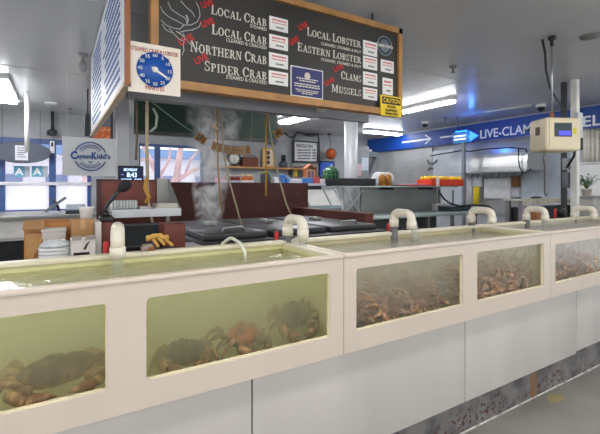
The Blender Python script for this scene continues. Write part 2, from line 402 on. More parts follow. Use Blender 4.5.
def tank(x0, x1, wins, wz, lab, k, wlab):
    t = thing('seafood_tank', lab, 'tank', ((x0+x1)/2, (TY0+TY1)/2, TZ0), 'live seafood tanks in a row')
    f = MB(); yb = TY0+.016
    xs = [x0]+[v for w in wins for v in w]+[x1]
    f.box(x0, x1, TY0, yb, TZ0, wz[0]).box(x0, x1, TY0, yb, wz[1], FZ-.012)
    for i in range(0, len(xs), 2): f.box(xs[i], xs[i+1], TY0, yb, wz[0], wz[1])
    for a, b in wins:
        for cx, sx in ((a, 1), (b, -1)):
            for cz, sz in ((wz[0], 1), (wz[1], -1)): fillet(f, cx, cz, sx, sz, .02, TY0+.001, yb)
    f.build('front_panel', white_lam, t)
    e = MB()
    for a, b in wins:
        e.box(a-.004, b+.004, yb-.008, yb+.006, wz[0]-.006, wz[0]+.004).box(b-.004, b+.004, yb-.008, yb+.006, wz[0], wz[1])
    e.build('window_edging', edge_m, t)
    MB().box(x0, x1, TY0-.005, TY0+.036, FZ-.018, FZ, bevel=.006).build('front_rim', white_lam, t)
    MB().box(x0+.045, x1-.045, TY1-.04, TY1, TZ0, TZ1-.02).build('back_wall', inner_m[k], t)
    MB().box(x0, x1, TY1-.05, TY1+.015, TZ1-.022, TZ1, bevel=.006).build('back_rim', cream, t)
    for xx in (x0, x1-.045):
        MB().box(xx, xx+.045, yb, TY1-.0, TZ0, FZ-.02).build('side_wall', inner_m[k], t)
        MB().box(xx, xx+.045, TY0+.034, TY1-.048, FZ-.022, FZ-.002, bevel=.004).build('side_rim', cream, t)
    MB().box(x0+.045, x1-.045, yb, TY1-.04, TZ0, TZ0+.025).build('bottom', inner_m[k], t)
    for a, b in wins:
        MB().box(a-.02, b+.02, yb+.001, yb+.009, wz[0]-.02, wz[1]+.02).build('viewing_pane', acryl, t)
    # a body of water with a rippled top
    w = MB(); X0, X1, Y0, Y1 = x0+.049, x1-.049, yb+.012, TY1-.044
    nx, ny = 60, 18; rr = random.Random(k)
    g = [[w.bm.verts.new((X0+(X1-X0)*i/nx, Y0+(Y1-Y0)*j/ny, WZ+(.0012*math.sin(i*1.3+j*.8)+.0012*math.sin(i*.7-j*1.6)+rr.uniform(-.0006, .0006) if 0 < i < nx and 0 < j < ny else 0))) for j in range(ny+1)] for i in range(nx+1)]
    for i in range(nx):
        for j in range(ny): w._f([g[i][j], g[i+1][j], g[i+1][j+1], g[i][j+1]], True)
    z0 = TZ0+.028
    bl = [w.bm.verts.new((x, y, z0)) for x, y in ((X0, Y0), (X1, Y0), (X1, Y1), (X0, Y1))]
    w._f(bl[::-1])
    w._f([bl[0], bl[1]]+[g[i][0] for i in range(nx, -1, -1)])
    w._f([bl[1], bl[2]]+[g[nx][j] for j in range(ny, -1, -1)])
    w._f([bl[2], bl[3]]+[g[i][ny] for i in range(0, nx+1)])
    w._f([bl[3], bl[0]]+[g[0][j] for j in range(0, ny+1)])
    tag(w.build('tank_water', water_m[k]), wlab, 'water', kind='stuff')
    return t
X1 = 1.155; X2 = 2.99
tank(-.80, X1-.004, [(-.66, .146), (.272, 1.075)], (.809, 1.105), 'nearest white-fronted seafood tank of yellow-green water with few crabs', 0, 'cloudy yellow-green water filling the nearest seafood tank')
tank(X1, X2-.004, [(1.229, 2.027), (2.158, 2.906)], (.809, 1.108), 'middle white-fronted seafood tank with crab heaps behind both windows', 1, 'murky tan water filling the middle seafood tank')
tank(X2, 4.86, [(3.055, 3.86), (3.98, 4.78)], (.809, 1.09), 'farthest white-fronted seafood tank of grey water below the hanging scale', 2, 'murky grey water filling the farthest seafood tank')

# stand below the tanks: laminated panels on a worn plinth
st = thing('tank_stand', 'pale grey panelled stand under the seafood tanks', 'stand', (1.9, 1.8, .2))
MB().box(-1.3, 4.86, 1.575, 2.05, .2, TZ0).build('frame', M('stand_core', (120, 110, 90), .7), st)
for a, b, z in ((-1.3, .698, .2), (.706, 2.096, .205), (2.104, 3.45, .205), (3.456, 4.86, .222)):
    MB().box(a, b, 1.54, 1.574, z, TZ0-.002, bevel=.003).build('panel', panel_lam, st)
m = M('worn_plinth', (88, 86, 88), .7, bump=.3, bscale=14, scale=7, two=(128, 125, 122), twos=(.4, .6))
n = m.node_tree.nodes; l = m.node_tree.links; bs = n['Principled BSDF']
cur = bs.inputs['Base Color'].links[0].from_socket
tc = n.new('ShaderNodeTexCoord'); sp = n.new('ShaderNodeSeparateXYZ'); l.new(tc.outputs['Object'], sp.inputs[0])
def layer(col, fac):
    global cur
    mx = n.new('ShaderNodeMix'); mx.data_type = 'RGBA'; l.new(fac, mx.inputs['Factor']); l.new(cur, mx.inputs['A']); mx.inputs['B'].default_value = L(col); cur = mx.outputs['Result']
def mth(op, a, b):
    q = n.new('ShaderNodeMath'); q.operation = op; q.use_clamp = op == 'MULTIPLY'
    for i, v in enumerate((a, b)):
        if isinstance(v, (int, float)): q.inputs[i].default_value = v
        else: l.new(v, q.inputs[i])
    return q.outputs[0]
nz = n.new('ShaderNodeTexNoise'); nz.inputs['Scale'].default_value = 38; nz.inputs['Detail'].default_value = 6; l.new(tc.outputs['Object'], nz.inputs['Vector'])
n2 = n.new('ShaderNodeTexNoise'); n2.inputs['Scale'].default_value = 2.5; l.new(tc.outputs['Object'], n2.inputs['Vector'])
chips = mth('MULTIPLY', mth('GREATER_THAN', nz.outputs['Fac'], .57), mth('GREATER_THAN', mth('SUBTRACT', n2.outputs['Fac'], mth('MULTIPLY', sp.outputs['Z'], 2.2)), .36))
layer((84, 50, 50), chips)
# rust run: a stain of its own below a fixing
xx = at(535, 385, Y=1.56).x - 1.9
band = mth('LESS_THAN', mth('ABSOLUTE', mth('SUBTRACT', mth('ADD', sp.outputs['X'], mth('MULTIPLY', nz.outputs['Fac'], .05)), xx+.02), 0), .045)
layer((132, 92, 44), mth('MULTIPLY', band, .7))
l.new(cur, bs.inputs['Base Color'])
struct(MB().box(-1.3, 4.86, 1.57, 2.04, 0, .2).build('plinth', m, None, origin=(1.9, 1.8, 0)))
struct(MB().prism([(-1.3, 1.57, 0), (-1.3, 1.562, 0), (-1.3, 1.57, .006)], (6.16, 0, 0)).build('trim_2', M('caulk', (206, 204, 198), .6, two=(150, 146, 140), twos=(.45, .6), scale=12)))
m = MB(); rr = random.Random(4)
pts = [Vector((3.03+.11*math.cos(a)*rr.uniform(.6, 1.1), 1.49+.05*math.sin(a)*rr.uniform(.7, 1.1), .0)) for a in [2*PI*i/14 for i in range(14)]]
m.prism(pts, (0, 0, .0015))
tag(m.build('rust_stain', M('rust_stain', (164, 150, 110), .6)), 'yellow-brown rust stain on the floor below the plinth', 'stain')

# ------------------------------------------------------------------ pipes, hoses and valves on the tanks
clear_t = glass_mat('clear_tube', gl=1., tint=(236, 240, 236), alpha=.12)
stream_m = glass_mat('running_water', gl=1.5, tint=(230, 234, 230), alpha=.2, bump=.6, bscale=60)
def ubend(px_f, py_top, z_foot, lab, xs=None, ln=.24, clear=True, yf=1.86, grey=True, dx=0.):
    """pipe rising behind the rim, over it and down into the water"""
    p = at(px_f, py_top, Y=yf); x = p.x; zt = p.z-.027; r = .027
    t = thing('return_pipe', lab, 'pipe', (x, yf+ln, TZ1), 'white return pipes over the tank rims')
    R = .042; Y0, Y1 = yf, yf+ln
    def fx(y): return x + dx*(y-yf)/ln
    path = [(fx(Y1), Y1, zt-.075)] + [(fx(v.y), v.y, v.z) for v in arc((x, Y1-R, zt-R), R, 0, PI/2, (0, 1, 0), (0, 0, 1), 6)] + [(fx(v.y), v.y, v.z) for v in arc((x, Y0+R, zt-R), R, PI/2, PI, (0, 1, 0), (0, 0, 1), 6)] + [(x, Y0, zt-.075)]
    b = MB().tube(path, r, 16)
    for (cx, cy, cz) in ((fx(Y1), Y1, zt-.07), (x, Y0, zt-.07)): b.lathe([(r+.005, cz-.03), (r+.005, cz+.02)], (cx, cy, 0), 16)
    b.build('elbow_pipe', pvc, t)
    if grey: MB().lathe([(.028, 0), (.028, zt-.09)], (fx(Y1), Y1, 0), 14).build('riser', M('grey_coupling', (104, 106, 108), .5), t)
    if clear: MB().lathe([(.023, z_foot), (.023, zt-.1)], (x, Y0, 0), 16).build('clear_tube', clear_t, t)
    return t
# end-on pipe in the nearest tank
p = at(118, 224.5, Y=1.9)
t = thing('return_pipe', 'stubby white return pipe with clear tube beside the white printed box', 'pipe', (p.x, 2.0, TZ1), 'white return pipes over the tank rims')
dv = ray(118, 187); dv.z = 0; dv.normalize(); e3 = Vector((0, 0, 1))
pc = Vector((p.x, 1.912, 0)); zt = p.z-.03
def along(s, z): return pc + dv*s + e3*z
MB().tube([along(.2, 1.2), along(.2, zt-.08)] + [along(.155+.045*math.cos(q), zt-.045+.045*math.sin(q)) for q in [PI/2*i/6 for i in range(7)]] + [along(.045-.045*math.sin(q), zt-.045+.045*math.cos(q)) for q in [PI/2*i/6 for i in range(7)]] + [along(0, zt-.08)], .029, 16).build('elbow_pipe', pvc, t)
MB().lathe([(.033, zt-.12), (.033, zt-.07)], (pc.x, pc.y, 0), 16).build('collar', pvc, t)
MB().lathe([(.024, 1.09), (.024, zt-.1)], (pc.x, pc.y, 0), 16).build('clear_tube', clear_t, t)
ubend(303, 215.5, 1.12, 'white return pipe over the joint of the nearest and middle tanks', ln=.17)
ubend(411.5, 209.5, 1.19, 'white return pipe pouring water into the middle tank', clear=False, ln=.16)
p = at(413, 232, Y=1.86)
m = MB().tube([(p.x, 1.855, 1.275), (p.x+.004, 1.85, 1.22), (p.x+.006, 1.845, 1.14)], [.02, .023, .03], 12)
tag(m.build('water_stream', stream_m), 'stream of water falling from the pipe into the middle tank', 'water')
ubend(492, 207.5, 1.12, 'white return pipe at the far end of the middle tank', ln=.18, clear=False)
ubend(545, 206.5, 1.1, 'white return pipe with rusty patch in the farthest tank', ln=.16)
ubend(594, 206, 1.1, 'white return pipe under the potted plant', ln=.18, clear=False)
def valve(px, py, lab, Y=2.1):
    p = at(px, py, Y=Y); r = .012
    tag(MB().lathe([(.009, 0), (.012, p.z-.02), (r, p.z-.02), (r, p.z+.02), (r*.7, p.z+.026)], (p.x, Y, 0), 12).build('valve_knob', redp), lab, 'valve', 'red valve knobs behind the tanks')
valve(106, 247, 'red valve knob next to the stubby return pipe', 2.12)
valve(276.5, 236, 'red valve knob at the corner of the nearest tank')
valve(388.5, 227, 'red valve knob beside the pouring pipe')
valve(555, 211, 'red valve knob beside the pipe with rusty patch', 2.2)
# thin white hose dropping into the nearest tank
a = at(227, 240, Y=2.07); b = at(233, 238.5, Y=2.0); c = at(240, 243, Y=1.95); d = at(245, 252, Y=1.9)
tag(MB().tube([a+Vector((-.03, .05, -.09)), a+Vector((-.012, .03, -.02)), a, (a+b)/2+Vector((0, 0, .006)), b, c, d, d+Vector((.004, 0, -.05))], .0085, 10).build('air_hose', M('clear_hose', (222, 226, 210), .3)), 'thin white hose curling over the rim into the nearest tank', 'hose')
a = at(296, 243, Y=1.98)
tag(MB().tube([at(291, 246, Y=2.03), at(292, 241, Y=2.0), at(296, 238.5, Y=1.98), at(299, 240, Y=1.95)], .008, 8).build('air_hose', M('clear_hose', (222, 226, 210), .3)), 'short white hose under the return pipe at the tank joint', 'hose')
# rusty clip on the rim
p = at(148, 250, Y=2.04)
m = MB().box(p.x-.03, p.x+.03, 2.03, 2.07, TZ1, TZ1+.022, bevel=.004).box(p.x-.022, p.x+.022, 2.035, 2.065, TZ1+.02, TZ1+.032)
tag(m.build('rim_clip', M('rusty_clip', (150, 140, 132), .6, two=(130, 84, 50), scale=30)), 'small rusty metal clip on the back rim of the nearest tank', 'clip')

# ------------------------------------------------------------------ crabs
from mathutils import noise as mnoise
def crab_mesh(name, seed, mats):
    r = random.Random(seed); m = MB()
    # shell: wide flattened dome, scalloped front edge
    m.mi = 0; seg, rg = 36, 10; R = []
    for i in range(rg+1):
        a = -PI/2 + PI*i/rg; row = []
        for k in range(seg):
            th = 2*PI*k/seg; c, s = math.cos(th), math.sin(th)
            ex = .088*(1 - .10*max(0, s)); x = ex*math.copysign(abs(c)**.9, c); y = -.052*s*(1.0 if s > 0 else 1.12)
            sc_ = 1 + (.05*math.cos(k*PI) if s > .05 else 0)*max(0, math.cos(a))**3
            bump = 1 + .05*math.sin(3*th+1)*math.cos(a)
            z = (.034 if a > 0 else .02)*math.sin(a)*bump
            v_ = Vector((x*max(0, math.cos(a))**.8*sc_ + 1e-6*k, y*max(0, math.cos(a))**.8*sc_, z+.03))
            if a > 0: v_.z += .007*mnoise.noise(v_*45+Vector((seed*3.1, 0, 0))) + .004*mnoise.noise(v_*110) - .005*math.exp(-((abs(v_.x)-.022)/.006)**2)*math.sin(a)
            row.append(m.bm.verts.new(v_))
        R.append(row)
    for i in range(rg):
        m.mi = 0 if i >= 4 else 1
        for k in range(seg): m._f([R[i][k], R[i][(k+1) % seg], R[i+1][(k+1) % seg], R[i+1][k]], True)
    m.mi = 1
    for s in (-1, 1):
        for j in range(4):   # walking legs
            a = math.radians(8 - 26*j + r.uniform(-6, 6)); dx, dy = s*math.cos(a), math.sin(a)*-1
            b = Vector((s*.068, -.02+.022*j, .024)); ln = r.uniform(.9, 1.05)
            k1 = b + Vector((dx*.04, dy*.04, .016+r.uniform(-.008, .008)))*ln
            k2 = b + Vector((dx*.066, dy*.066+.004, -.002))*ln; k3 = b + Vector((dx*.074, dy*.074+.012, -.028))*ln
            m.tube([b, b.lerp(k1, .5)+Vector((0, 0, .004)), k1, k1.lerp(k2, .5), k2, k2.lerp(k3, .6), k3], [.010, .0135, .0105, .0115, .009, .007, .002], 7, flat=.7)
        # claw arm
        b = Vector((s*.058, -.036, .022)); e = Vector((s*.098, -.062, .03)); w = Vector((s*.07, -.094, .024)); tip = Vector((s*.012, -.104, .016))
        pm_ = w.lerp(tip, .42)
        m.mi = 1
        m.tube([b, b.lerp(e, .5), e, e.lerp(w, .5), w], [.011, .014, .012, .014, .010], 9)
        m.tube([w, w.lerp(pm_, .5), pm_, pm_.lerp(tip, .5)+Vector((0, 0, .008)), tip+Vector((0, 0, .006))], [.010, .019, .018, .009, .002], 9, flat=.8)
        m.tube([pm_+Vector((0, 0, -.008)), pm_.lerp(tip, .5)+Vector((0, -.002, -.010)), tip+Vector((0, 0, -.004))], [.010, .007, .002], 8)
    m.mi = 2
    for s in (-1, 1): m.tube([(s*.014, -.05, .034), (s*.016, -.057, .04)], [.003, .0045], 6)
    bm = m.bm
    bmesh.ops.recalc_face_normals(bm, faces=bm.faces)
    me = bpy.data.meshes.new(name); bm.to_mesh(me); bm.free()
    for q in mats: me.materials.append(q)
    return me
shell_m = M('crab_shell', (104, 70, 52), .5, scale=45, two=(158, 112, 78), rnd=.4, bump=.3, bscale=60)
leg_m = M('crab_leg', (150, 98, 62), .5, scale=50, two=(206, 168, 124), rnd=.4)
shell_d = M('dark_crab_shell', (66, 58, 44), .5, scale=25, two=(96, 78, 56), bump=.3)
leg_d = M('dark_crab_leg', (112, 84, 56), .5, scale=40, two=(170, 130, 84))
rock_s = M('rock_crab_shell', (84, 66, 46), .5, scale=25, two=(128, 98, 62), bump=.3)
rock_l = M('rock_crab_leg', (118, 82, 48), .45, scale=30, two=(186, 150, 96))
crab_a = [crab_mesh('crab', i, (shell_m, leg_m, black)) for i in range(3)]
crab_d = crab_mesh('crab', 9, (shell_d, leg_d, black)); crab_r = crab_mesh('crab', 12, (rock_s, rock_l, black))
crab_o = crab_mesh('crab', 14, (M('orange_crab_shell', (170, 92, 52), .5, scale=18, two=(96, 66, 44)), leg_d, black))
def crab(me, loc, rot, s, lab, group=None):
    o = bpy.data.objects.new('crab', me); C.objects.link(o); o.location = loc; o.rotation_euler = rot
    o.scale = s if isinstance(s, tuple) else (s, s, s)
    R3 = Euler(rot).to_matrix() @ Matrix.Diagonal(o.scale)
    vs = [R3 @ v.co for v in me.vertices]     # keep it behind the glass and on the tank bottom
    o.location.y = max(o.location.y, TY0+.034-min(v.y for v in vs)); o.location.y = min(o.location.y, TY1-.05-max(v.y for v in vs))
    o.location.z = max(o.location.z, TZ0+.03-min(v.z for v in vs))
    return tag(o, lab, 'crab', group)
BZ = TZ0+.03
p = at(57, 385, Y=1.66)
crab(crab_r, (p.x-.0, 1.63, BZ+.045), (math.radians(12), math.radians(0), math.radians(8)), (1.45, 1.05, 1.8), 'big brown rock crab with banded legs pressed against the glass')
p = at(183, 360, Y=1.66); crab(crab_d, (p.x+.01, 1.66, BZ+.0), (.0, 0, -.2), (1.0, 1.1, 1.7), 'dark crab lying flat by the cracked-shell crab, seen low at the window edge')
p = at(240, 345, Y=1.68); crab(crab_o, (p.x, 1.66, BZ+.03), (.25, .1, .5), (1.0, 1.1, 1.7), 'brown crab with an orange patch in the nearest tank', None)
p = at(298, 330, Y=1.70); crab(crab_d, (p.x-.02, 1.72, BZ+.05), (.35, 0, -.15), (.95, 1.1, 2.3), 'tall dark crab with pale claw at the end of the nearest tank')
def heap(x0, x1, rows, seed, lab, group, tilt=.5, s0=.95):
    rr = random.Random(seed)
    for (y, z, nn, off) in rows:
        for i in range(nn):
            x = x0 + (x1-x0)*(i+.5+off)/nn + rr.uniform(-.02, .02)
            if not (x0+.06 < x < x1-.06): continue
            zz = z if not callable(z) else z((x-x0)/(x1-x0))
            crab(crab_a[rr.randrange(3)], (x, y-.045+rr.uniform(-.012, .012), zz+rr.uniform(-.008, .012)), (rr.uniform(.1, .3+tilt), rr.uniform(-.5, .5), rr.uniform(-.7, .7)), s0*rr.uniform(.88, 1.12), lab, group)
heap(1.22, 2.04, ((1.68, BZ+.005, 5, 0), (1.71, lambda u: BZ+.045+.035*u, 5, .25), (1.82, lambda u: BZ+.09+.04*u, 5, 0), (1.9, lambda u: BZ+.03+.05*u, 4, .2)), 3, 'dim brown crab in the heap behind the long window of the middle tank', 'crabs behind the long window of the middle tank')
heap(2.15, 2.93, ((1.645, BZ+.0, 5, 0), (1.65, BZ+.07, 5, .3), (1.72, lambda u: BZ+.12+.05*math.sin(u*PI), 4, .1), (1.8, lambda u: BZ+.16, 4, .3), (1.9, BZ+.12, 4, 0)), 5, 'orange-brown crab in the heap behind the short window of the middle tank', 'crabs behind the short window of the middle tank')
heap(3.03, 3.9, ((1.645, BZ+.0, 5, 0), (1.65, BZ+.07, 5, .3), (1.71, lambda u: BZ+.12, 5, .1), (1.79, lambda u: BZ+.16, 4, .3)), 8, 'brown crab in the heap behind the window of the farthest tank', 'crabs in the farthest tank')
# serif capitals drawn as outlines (thick stems, thin hairlines, slab feet)
def _rc(x0, y0, x1, y1): return [(x0, y0), (x1, y0), (x1, y1), (x0, y1)]
def _ring(cx, cy, rx, ry, tx, ty, a0, a1, n=16):
    out = []
    for i in range(n):
        u, v = math.radians(a0+(a1-a0)*i/n), math.radians(a0+(a1-a0)*(i+1)/n)
        out.append([(cx+rx*math.cos(u), cy+ry*math.sin(u)), (cx+rx*math.cos(v), cy+ry*math.sin(v)), (cx+(rx-tx)*math.cos(v), cy+(ry-ty)*math.sin(v)), (cx+(rx-tx)*math.cos(u), cy+(ry-ty)*math.sin(u))])
    return out
_ST, _TH = .17, .075
def _stem(x, t=_ST, s=.09): return [_rc(x, 0, x+t, 1), _rc(x-s, 0, x+t+s, .065), _rc(x-s, .935, x+t+s, 1)]
def _bowl(x, y0, y1, w): return _ring(x, (y0+y1)/2, w, (y1-y0)/2, .15, _TH, -90, 90, 12)
GLY = {
 'A': (.86, [[(.1, 0), (.18, 0), (.46, 1), (.4, 1)], [(.6, 0), (.78, 0), (.52, 1), (.38, 1)], _rc(.22, .29, .66, .36), _rc(.0, 0, .28, .065), _rc(.5, 0, .88, .065)]),
 'B': (.72, _stem(.1)+_bowl(.3, .5, 1, .32)+_bowl(.3, 0, .55, .37)+[_rc(.2, .935, .32, 1), _rc(.2, .49, .32, .56), _rc(.2, 0, .32, .07)]),
 'C': (.76, _ring(.42, .5, .4, .52, .17, .075, 42, 318, 22)+[_rc(.68, .64, .74, .98), _rc(.68, .1, .73, .3)]),
 'D': (.84, _stem(.1)+_bowl(.3, 0, 1, .5)+[_rc(.2, .93, .32, 1), _rc(.2, 0, .32, .07)]),
 'E': (.72, _stem(.1)+[_rc(.1, .93, .64, 1), _rc(.62, .72, .68, 1), _rc(.1, 0, .66, .07), _rc(.64, 0, .7, .3), _rc(.2, .47, .5, .54), _rc(.47, .38, .52, .63)]),
 'H': (.94, _stem(.1)+_stem(.66)+[_rc(.2, .46, .7, .54)]),
 'I': (.44, _stem(.13)),
 'L': (.68, _stem(.1)+[_rc(.1, 0, .64, .07), _rc(.61, 0, .68, .34)]),
 'M': (1.1, [_rc(.12, 0, .19, 1), _rc(.84, 0, 1.0, 1), [(.12, 1), (.3, 1), (.58, .2), (.5, .08)], [(.84, 1), (.92, 1), (.56, .06), (.5, .12)], _rc(.02, 0, .3, .065), _rc(.74, 0, 1.1, .065), _rc(.02, .935, .25, 1), _rc(.9, .935, 1.1, 1)]),
 'N': (.94, [_rc(.14, 0, .21, 1), _rc(.74, 0, .81, 1), [(.12, 1), (.3, 1), (.81, 0), (.68, 0)], _rc(.03, 0, .32, .065), _rc(.02, .935, .28, 1), _rc(.62, .935, .93, 1)]),
 'O': (.86, _ring(.43, .5, .41, .52, .17, .075, 0, 360, 26)),
 'P': (.7, _stem(.1)+_bowl(.3, .44, 1, .36)+[_rc(.2, .935, .32, 1), _rc(.2, .44, .32, .51)]),
 'R': (.82, _stem(.1)+_bowl(.3, .46, 1, .35)+[_rc(.2, .935, .32, 1), _rc(.2, .46, .34, .53), [(.36, .5), (.52, .5), (.8, 0), (.62, 0)], _rc(.6, 0, .86, .065)]),
 'S': (.62, _ring(.31, .745, .26, .275, .12, .08, 40, 200, 12)+_ring(.31, .255, .29, .275, .13, .08, -140, 20, 12)+[[(.05, .72), (.12, .58), (.58, .3), (.6, .2), (.5, .42), (.2, .62)], _rc(.5, .7, .56, .98), _rc(.04, .02, .1, .32)]),
 'T': (.76, [_rc(.3, 0, .47, 1), _rc(.19, 0, .58, .065), _rc(.04, .93, .73, 1), _rc(.03, .7, .09, 1), _rc(.68, .7, .74, 1)]),
 'U': (.86, [_rc(.12, .3, .29, 1), _rc(.66, .3, .73, 1), _rc(.02, .935, .38, 1), _rc(.55, .935, .83, 1)]+_ring(.425, .32, .305, .34, .15, .09, 180, 360, 12)),
}
def serif(s, a, width, height, mat, parent, Y, shear=0., sc_=.84):
    """small-capital serif line with its left foot at a, on the plane Y"""
    m = MB(); x = 0.; polys = []; first = True
    for ch in s:
        if ch == ' ': x += .34; first = True; continue
        k = 1. if first else sc_; first = False
        w, pl = GLY[ch]
        for p in pl: polys.append([(x+px*k, py*k) for px, py in p])
        x += (w+.09)*k
    kx = width/(x-.09)
    for i, p in enumerate(polys):
        y = Y - .0002*(i % 5)
        m.prism([(a.x+px*kx, y, a.z+py*height+shear*px*kx) for px, py in p], (0, .002, 0))
    return m.build('lettering', mat, parent)
# ================================================================== HANGING MENU BOARDS OVER THE COOKERS
BY = 2.6
XL, XR = at(150, 80, Y=BY).x, at(400, 80, Y=BY).x
ZB = (at(150, 85.6, Y=BY).z + at(400, 117, Y=BY).z)/2
ZT = at(400, 30, Y=BY).z
chalk = M('chalkboard', (50, 48, 46), .5, var=.25, scale=2)
let_w = M('letter_cream', (222, 218, 206), .6, var=.02); live_r = M('live_red', (196, 40, 40), .5, var=.05)
bd = thing('menu_board', 'big black menu board with wooden frame listing live crab, lobster, clams and mussels', 'menu board', ((XL+XR)/2, BY+.05, ZB))
fw = .052
MB().box(XL, XR, BY-.03, BY+.05, ZB, ZB+fw).box(XL, XL+fw-.006, BY-.03, BY+.05, ZB, ZT).box(XR-fw*.8, XR, BY-.03, BY+.05, ZB, ZT).box(XL, XR, BY-.03, BY+.05, ZT-fw*.9, ZT).build('frame', oak, bd)
MB().box(XL+.02, XR-.02, BY-.004, BY+.04, ZB+.02, ZT-.02).build('panel', chalk, bd)
for xx in (XL+.3, XR-.3): MB().tube([(xx, BY+.03, ZT-.01), (xx, BY+.03, 3.0)], .008, 8).build('hanger', dark, bd)
LY = BY-.006
def bl(s, x0, y0, x1, y1, hpx, mat, bold=.01, name='lettering', parent=bd, flat=True, Y=LY):
    """line of writing with baseline from (x0,y0) to (x1,y1) in the photograph, on the board"""
    a = at(x0, y0, Y=Y); b = at(x1, y1, Y=Y)
    if flat: a.z = b.z = (a.z+b.z)/2
    k = (dep(x0, Y=Y)+dep(x1, Y=Y))/2/FOC
    d = (b-a); up = Vector((0, 1, 0)).cross(d).normalized()*-1 if not flat else Vector((0, 0, 1))
    if up.z < 0: up = -up
    return letters(s, a, d, hpx*k, mat, parent, width=d.length, up=up, name=name, bold=bold)
for s, x0, y0, x1, y1, h in (('LOCAL CRAB', 211, 15, 266.5, 25.5, 9), ('LOCAL CRAB', 211.7, 36, 266.5, 43, 9.2), ('NORTHERN CRAB', 190, 53, 266.5, 63, 10), ('SPIDER CRAB', 204.5, 71.5, 266.5, 79, 9.5),
        ('LOCAL LOBSTER', 307, 36.2, 360.8, 47.2, 7.8), ('EASTERN LOBSTER', 297.5, 51.6, 361, 62.6, 7.8), ('CLAMS', 341, 79, 361, 82, 7.6), ('MUSSELS', 331.5, 92, 361, 96.2, 7.6)):
    pa, pb = at(x0, y0, Y=LY), at(x1, y1, Y=LY); kk = (dep(x0, Y=LY)+dep(x1, Y=LY))/2/FOC; pa.z = (pa.z+pb.z)/2
    serif(s, pa, pb.x-pa.x, h*kk*1.0, let_w, bd, LY-.001)
for s, x0, y0, x1, y1, h in (('STEAMED', 250, 28, 266.5, 30.5, 3.2), ('CLEANED & CRACKED', 226, 42.5, 266.5, 48.5, 3.4), ('STEAMED & CRACKED', 226, 78.5, 266.5, 84.5, 3.6),
        ('CLEANED, STEAMED & SPLIT', 321, 45.8, 361, 52.6, 2.7), ('CLEANED, STEAMED & SPLIT', 321, 61.1, 361, 67.8, 2.7)):
    bl(s, x0, y0, x1, y1, h, let_w, .004)
for x0, y0, x1, y1, h in ((202.5, 8, 214, 5, 5.5), (202.5, 27.5, 215, 23.5, 6), (180.5, 45.5, 194.5, 39.5, 6.2), (196, 64.5, 209, 59, 6.2),
        (299.5, 30.5, 308.5, 26.5, 5), (290.5, 45.5, 299.5, 40.5, 5), (334.7, 72, 343.8, 68.5, 4.6), (325.5, 86, 334.8, 81.5, 4.6)):
    bl('LIVE', x0, y0, x1, y1, h, live_r, .03, flat=False)
# chalk drawing of a crab
chk = M('chalk_line', (196, 200, 204), .9)
m = MB()
def chalk_line(pts, r=.0026): m.tube([at(x, y, Y=LY-.001) for x, y in pts], r, 5)
chalk_line([(160, 6), (163, 12), (169, 17), (177, 21), (184, 25), (191, 25), (197, 22), (200, 16), (199, 8), (196, 2)])
chalk_line([(168, 2), (171, 9), (178, 14), (185, 18), (187, 22)]); chalk_line([(181, 1), (186, 7), (192, 12), (195, 17)])
chalk_line([(184, 25), (180, 29), (173, 28), (166, 25), (161, 20)]); chalk_line([(201, 22), (199, 27), (192, 30), (184, 31), (178, 33)])
chalk_line([(169, 28), (174, 34), (179, 39), (183, 41)]); chalk_line([(176, 31), (183, 36), (188, 42), (194, 47), (200, 50)])
chalk_line([(183, 33), (185, 38), (183, 44), (184, 50), (182, 55)]); chalk_line([(162, 24), (166, 30), (172, 33)]); chalk_line([(186, 15), (188, 19), (187, 24)], .005)
m.build('chalk_drawing', chk, bd)
# small round emblem: grey ring with a band of writing
e = at(384.5, 46, Y=LY); k = dep(384.5, Y=LY)/FOC*1.0
em = MB().lathe([(8*k*1.25, -.002), (8*k*1.25, -.004), (6.9*k*1.25, -.004), (6.9*k*1.25, -.002)], (e.x, LY, e.z), 32, axis='Y', closed=True)
em.lathe([(5.2*k*1.25, -.002), (5.2*k*1.25, -.0035), (.001, -.0035)], (e.x, LY, e.z), 28, axis='Y')
emo = em.build('emblem', M('emblem_grey', (112, 128, 140), .5), bd)
letters("Captain Kidd's", (e.x, LY-.004, e.z-.012), (1, 0, 0), .028, let_w, emo, width=19*k*1.15, align='C', bold=.02)
# price cards
def price(x0, y0, x1, y1, lab, sd, tall=False):
    a, b = at(x0, y0, Y=LY), at(x1, y1, Y=LY)
    zc = at((x0+x1)/2, (y0+y1)/2, Y=LY).z; k = dep((x0+x1)/2, Y=LY)/FOC
    hh = (y1-y0-(x1-x0)*.2)*k/2*.98
    t = thing('price_card', lab, 'card', ((a.x+b.x)/2, LY, zc-hh), 'price cards on the menu board')
    MB().box(a.x, b.x, LY-.003, LY+.003, zc-hh, zc+hh).build('card', paper, t)
    r = random.Random(sd); w = b.x-a.x; m = MB()
    for i in range(2):
        z = zc+hh*(.55-.42*i); x = a.x+w*.14; m.mi = 0
        while x < b.x-w*.16:
            q = r.uniform(.06, .16)*w; m.box(x, min(x+q, b.x-w*.1), LY-.0042, LY-.003, z-hh*(.1-.04*i), z+hh*(.1-.04*i)); x += q+w*.03
    m.mi = 1; x = a.x+w*.34
    for i in range(4): m.box(x, x+w*.09, LY-.0042, LY-.003, zc-hh*.62, zc-hh*.4); x += w*.11
    m.build('print', (red_ink, M('grey_ink', (110, 106, 108), .6)), t)
price(269.3, 16, 287.8, 33.2, 'white price card beside the topmost crab line', 1)
price(269.3, 33.8, 287.8, 51.4, 'white price card beside the second LOCAL CRAB line', 2)
price(269, 51.8, 287.8, 70, 'white price card beside NORTHERN CRAB', 3)
price(268.7, 69.6, 287.8, 87.3, 'white price card beside SPIDER CRAB', 4)
price(363, 40, 377, 57.2, 'white price card beside LOCAL LOBSTER', 5)
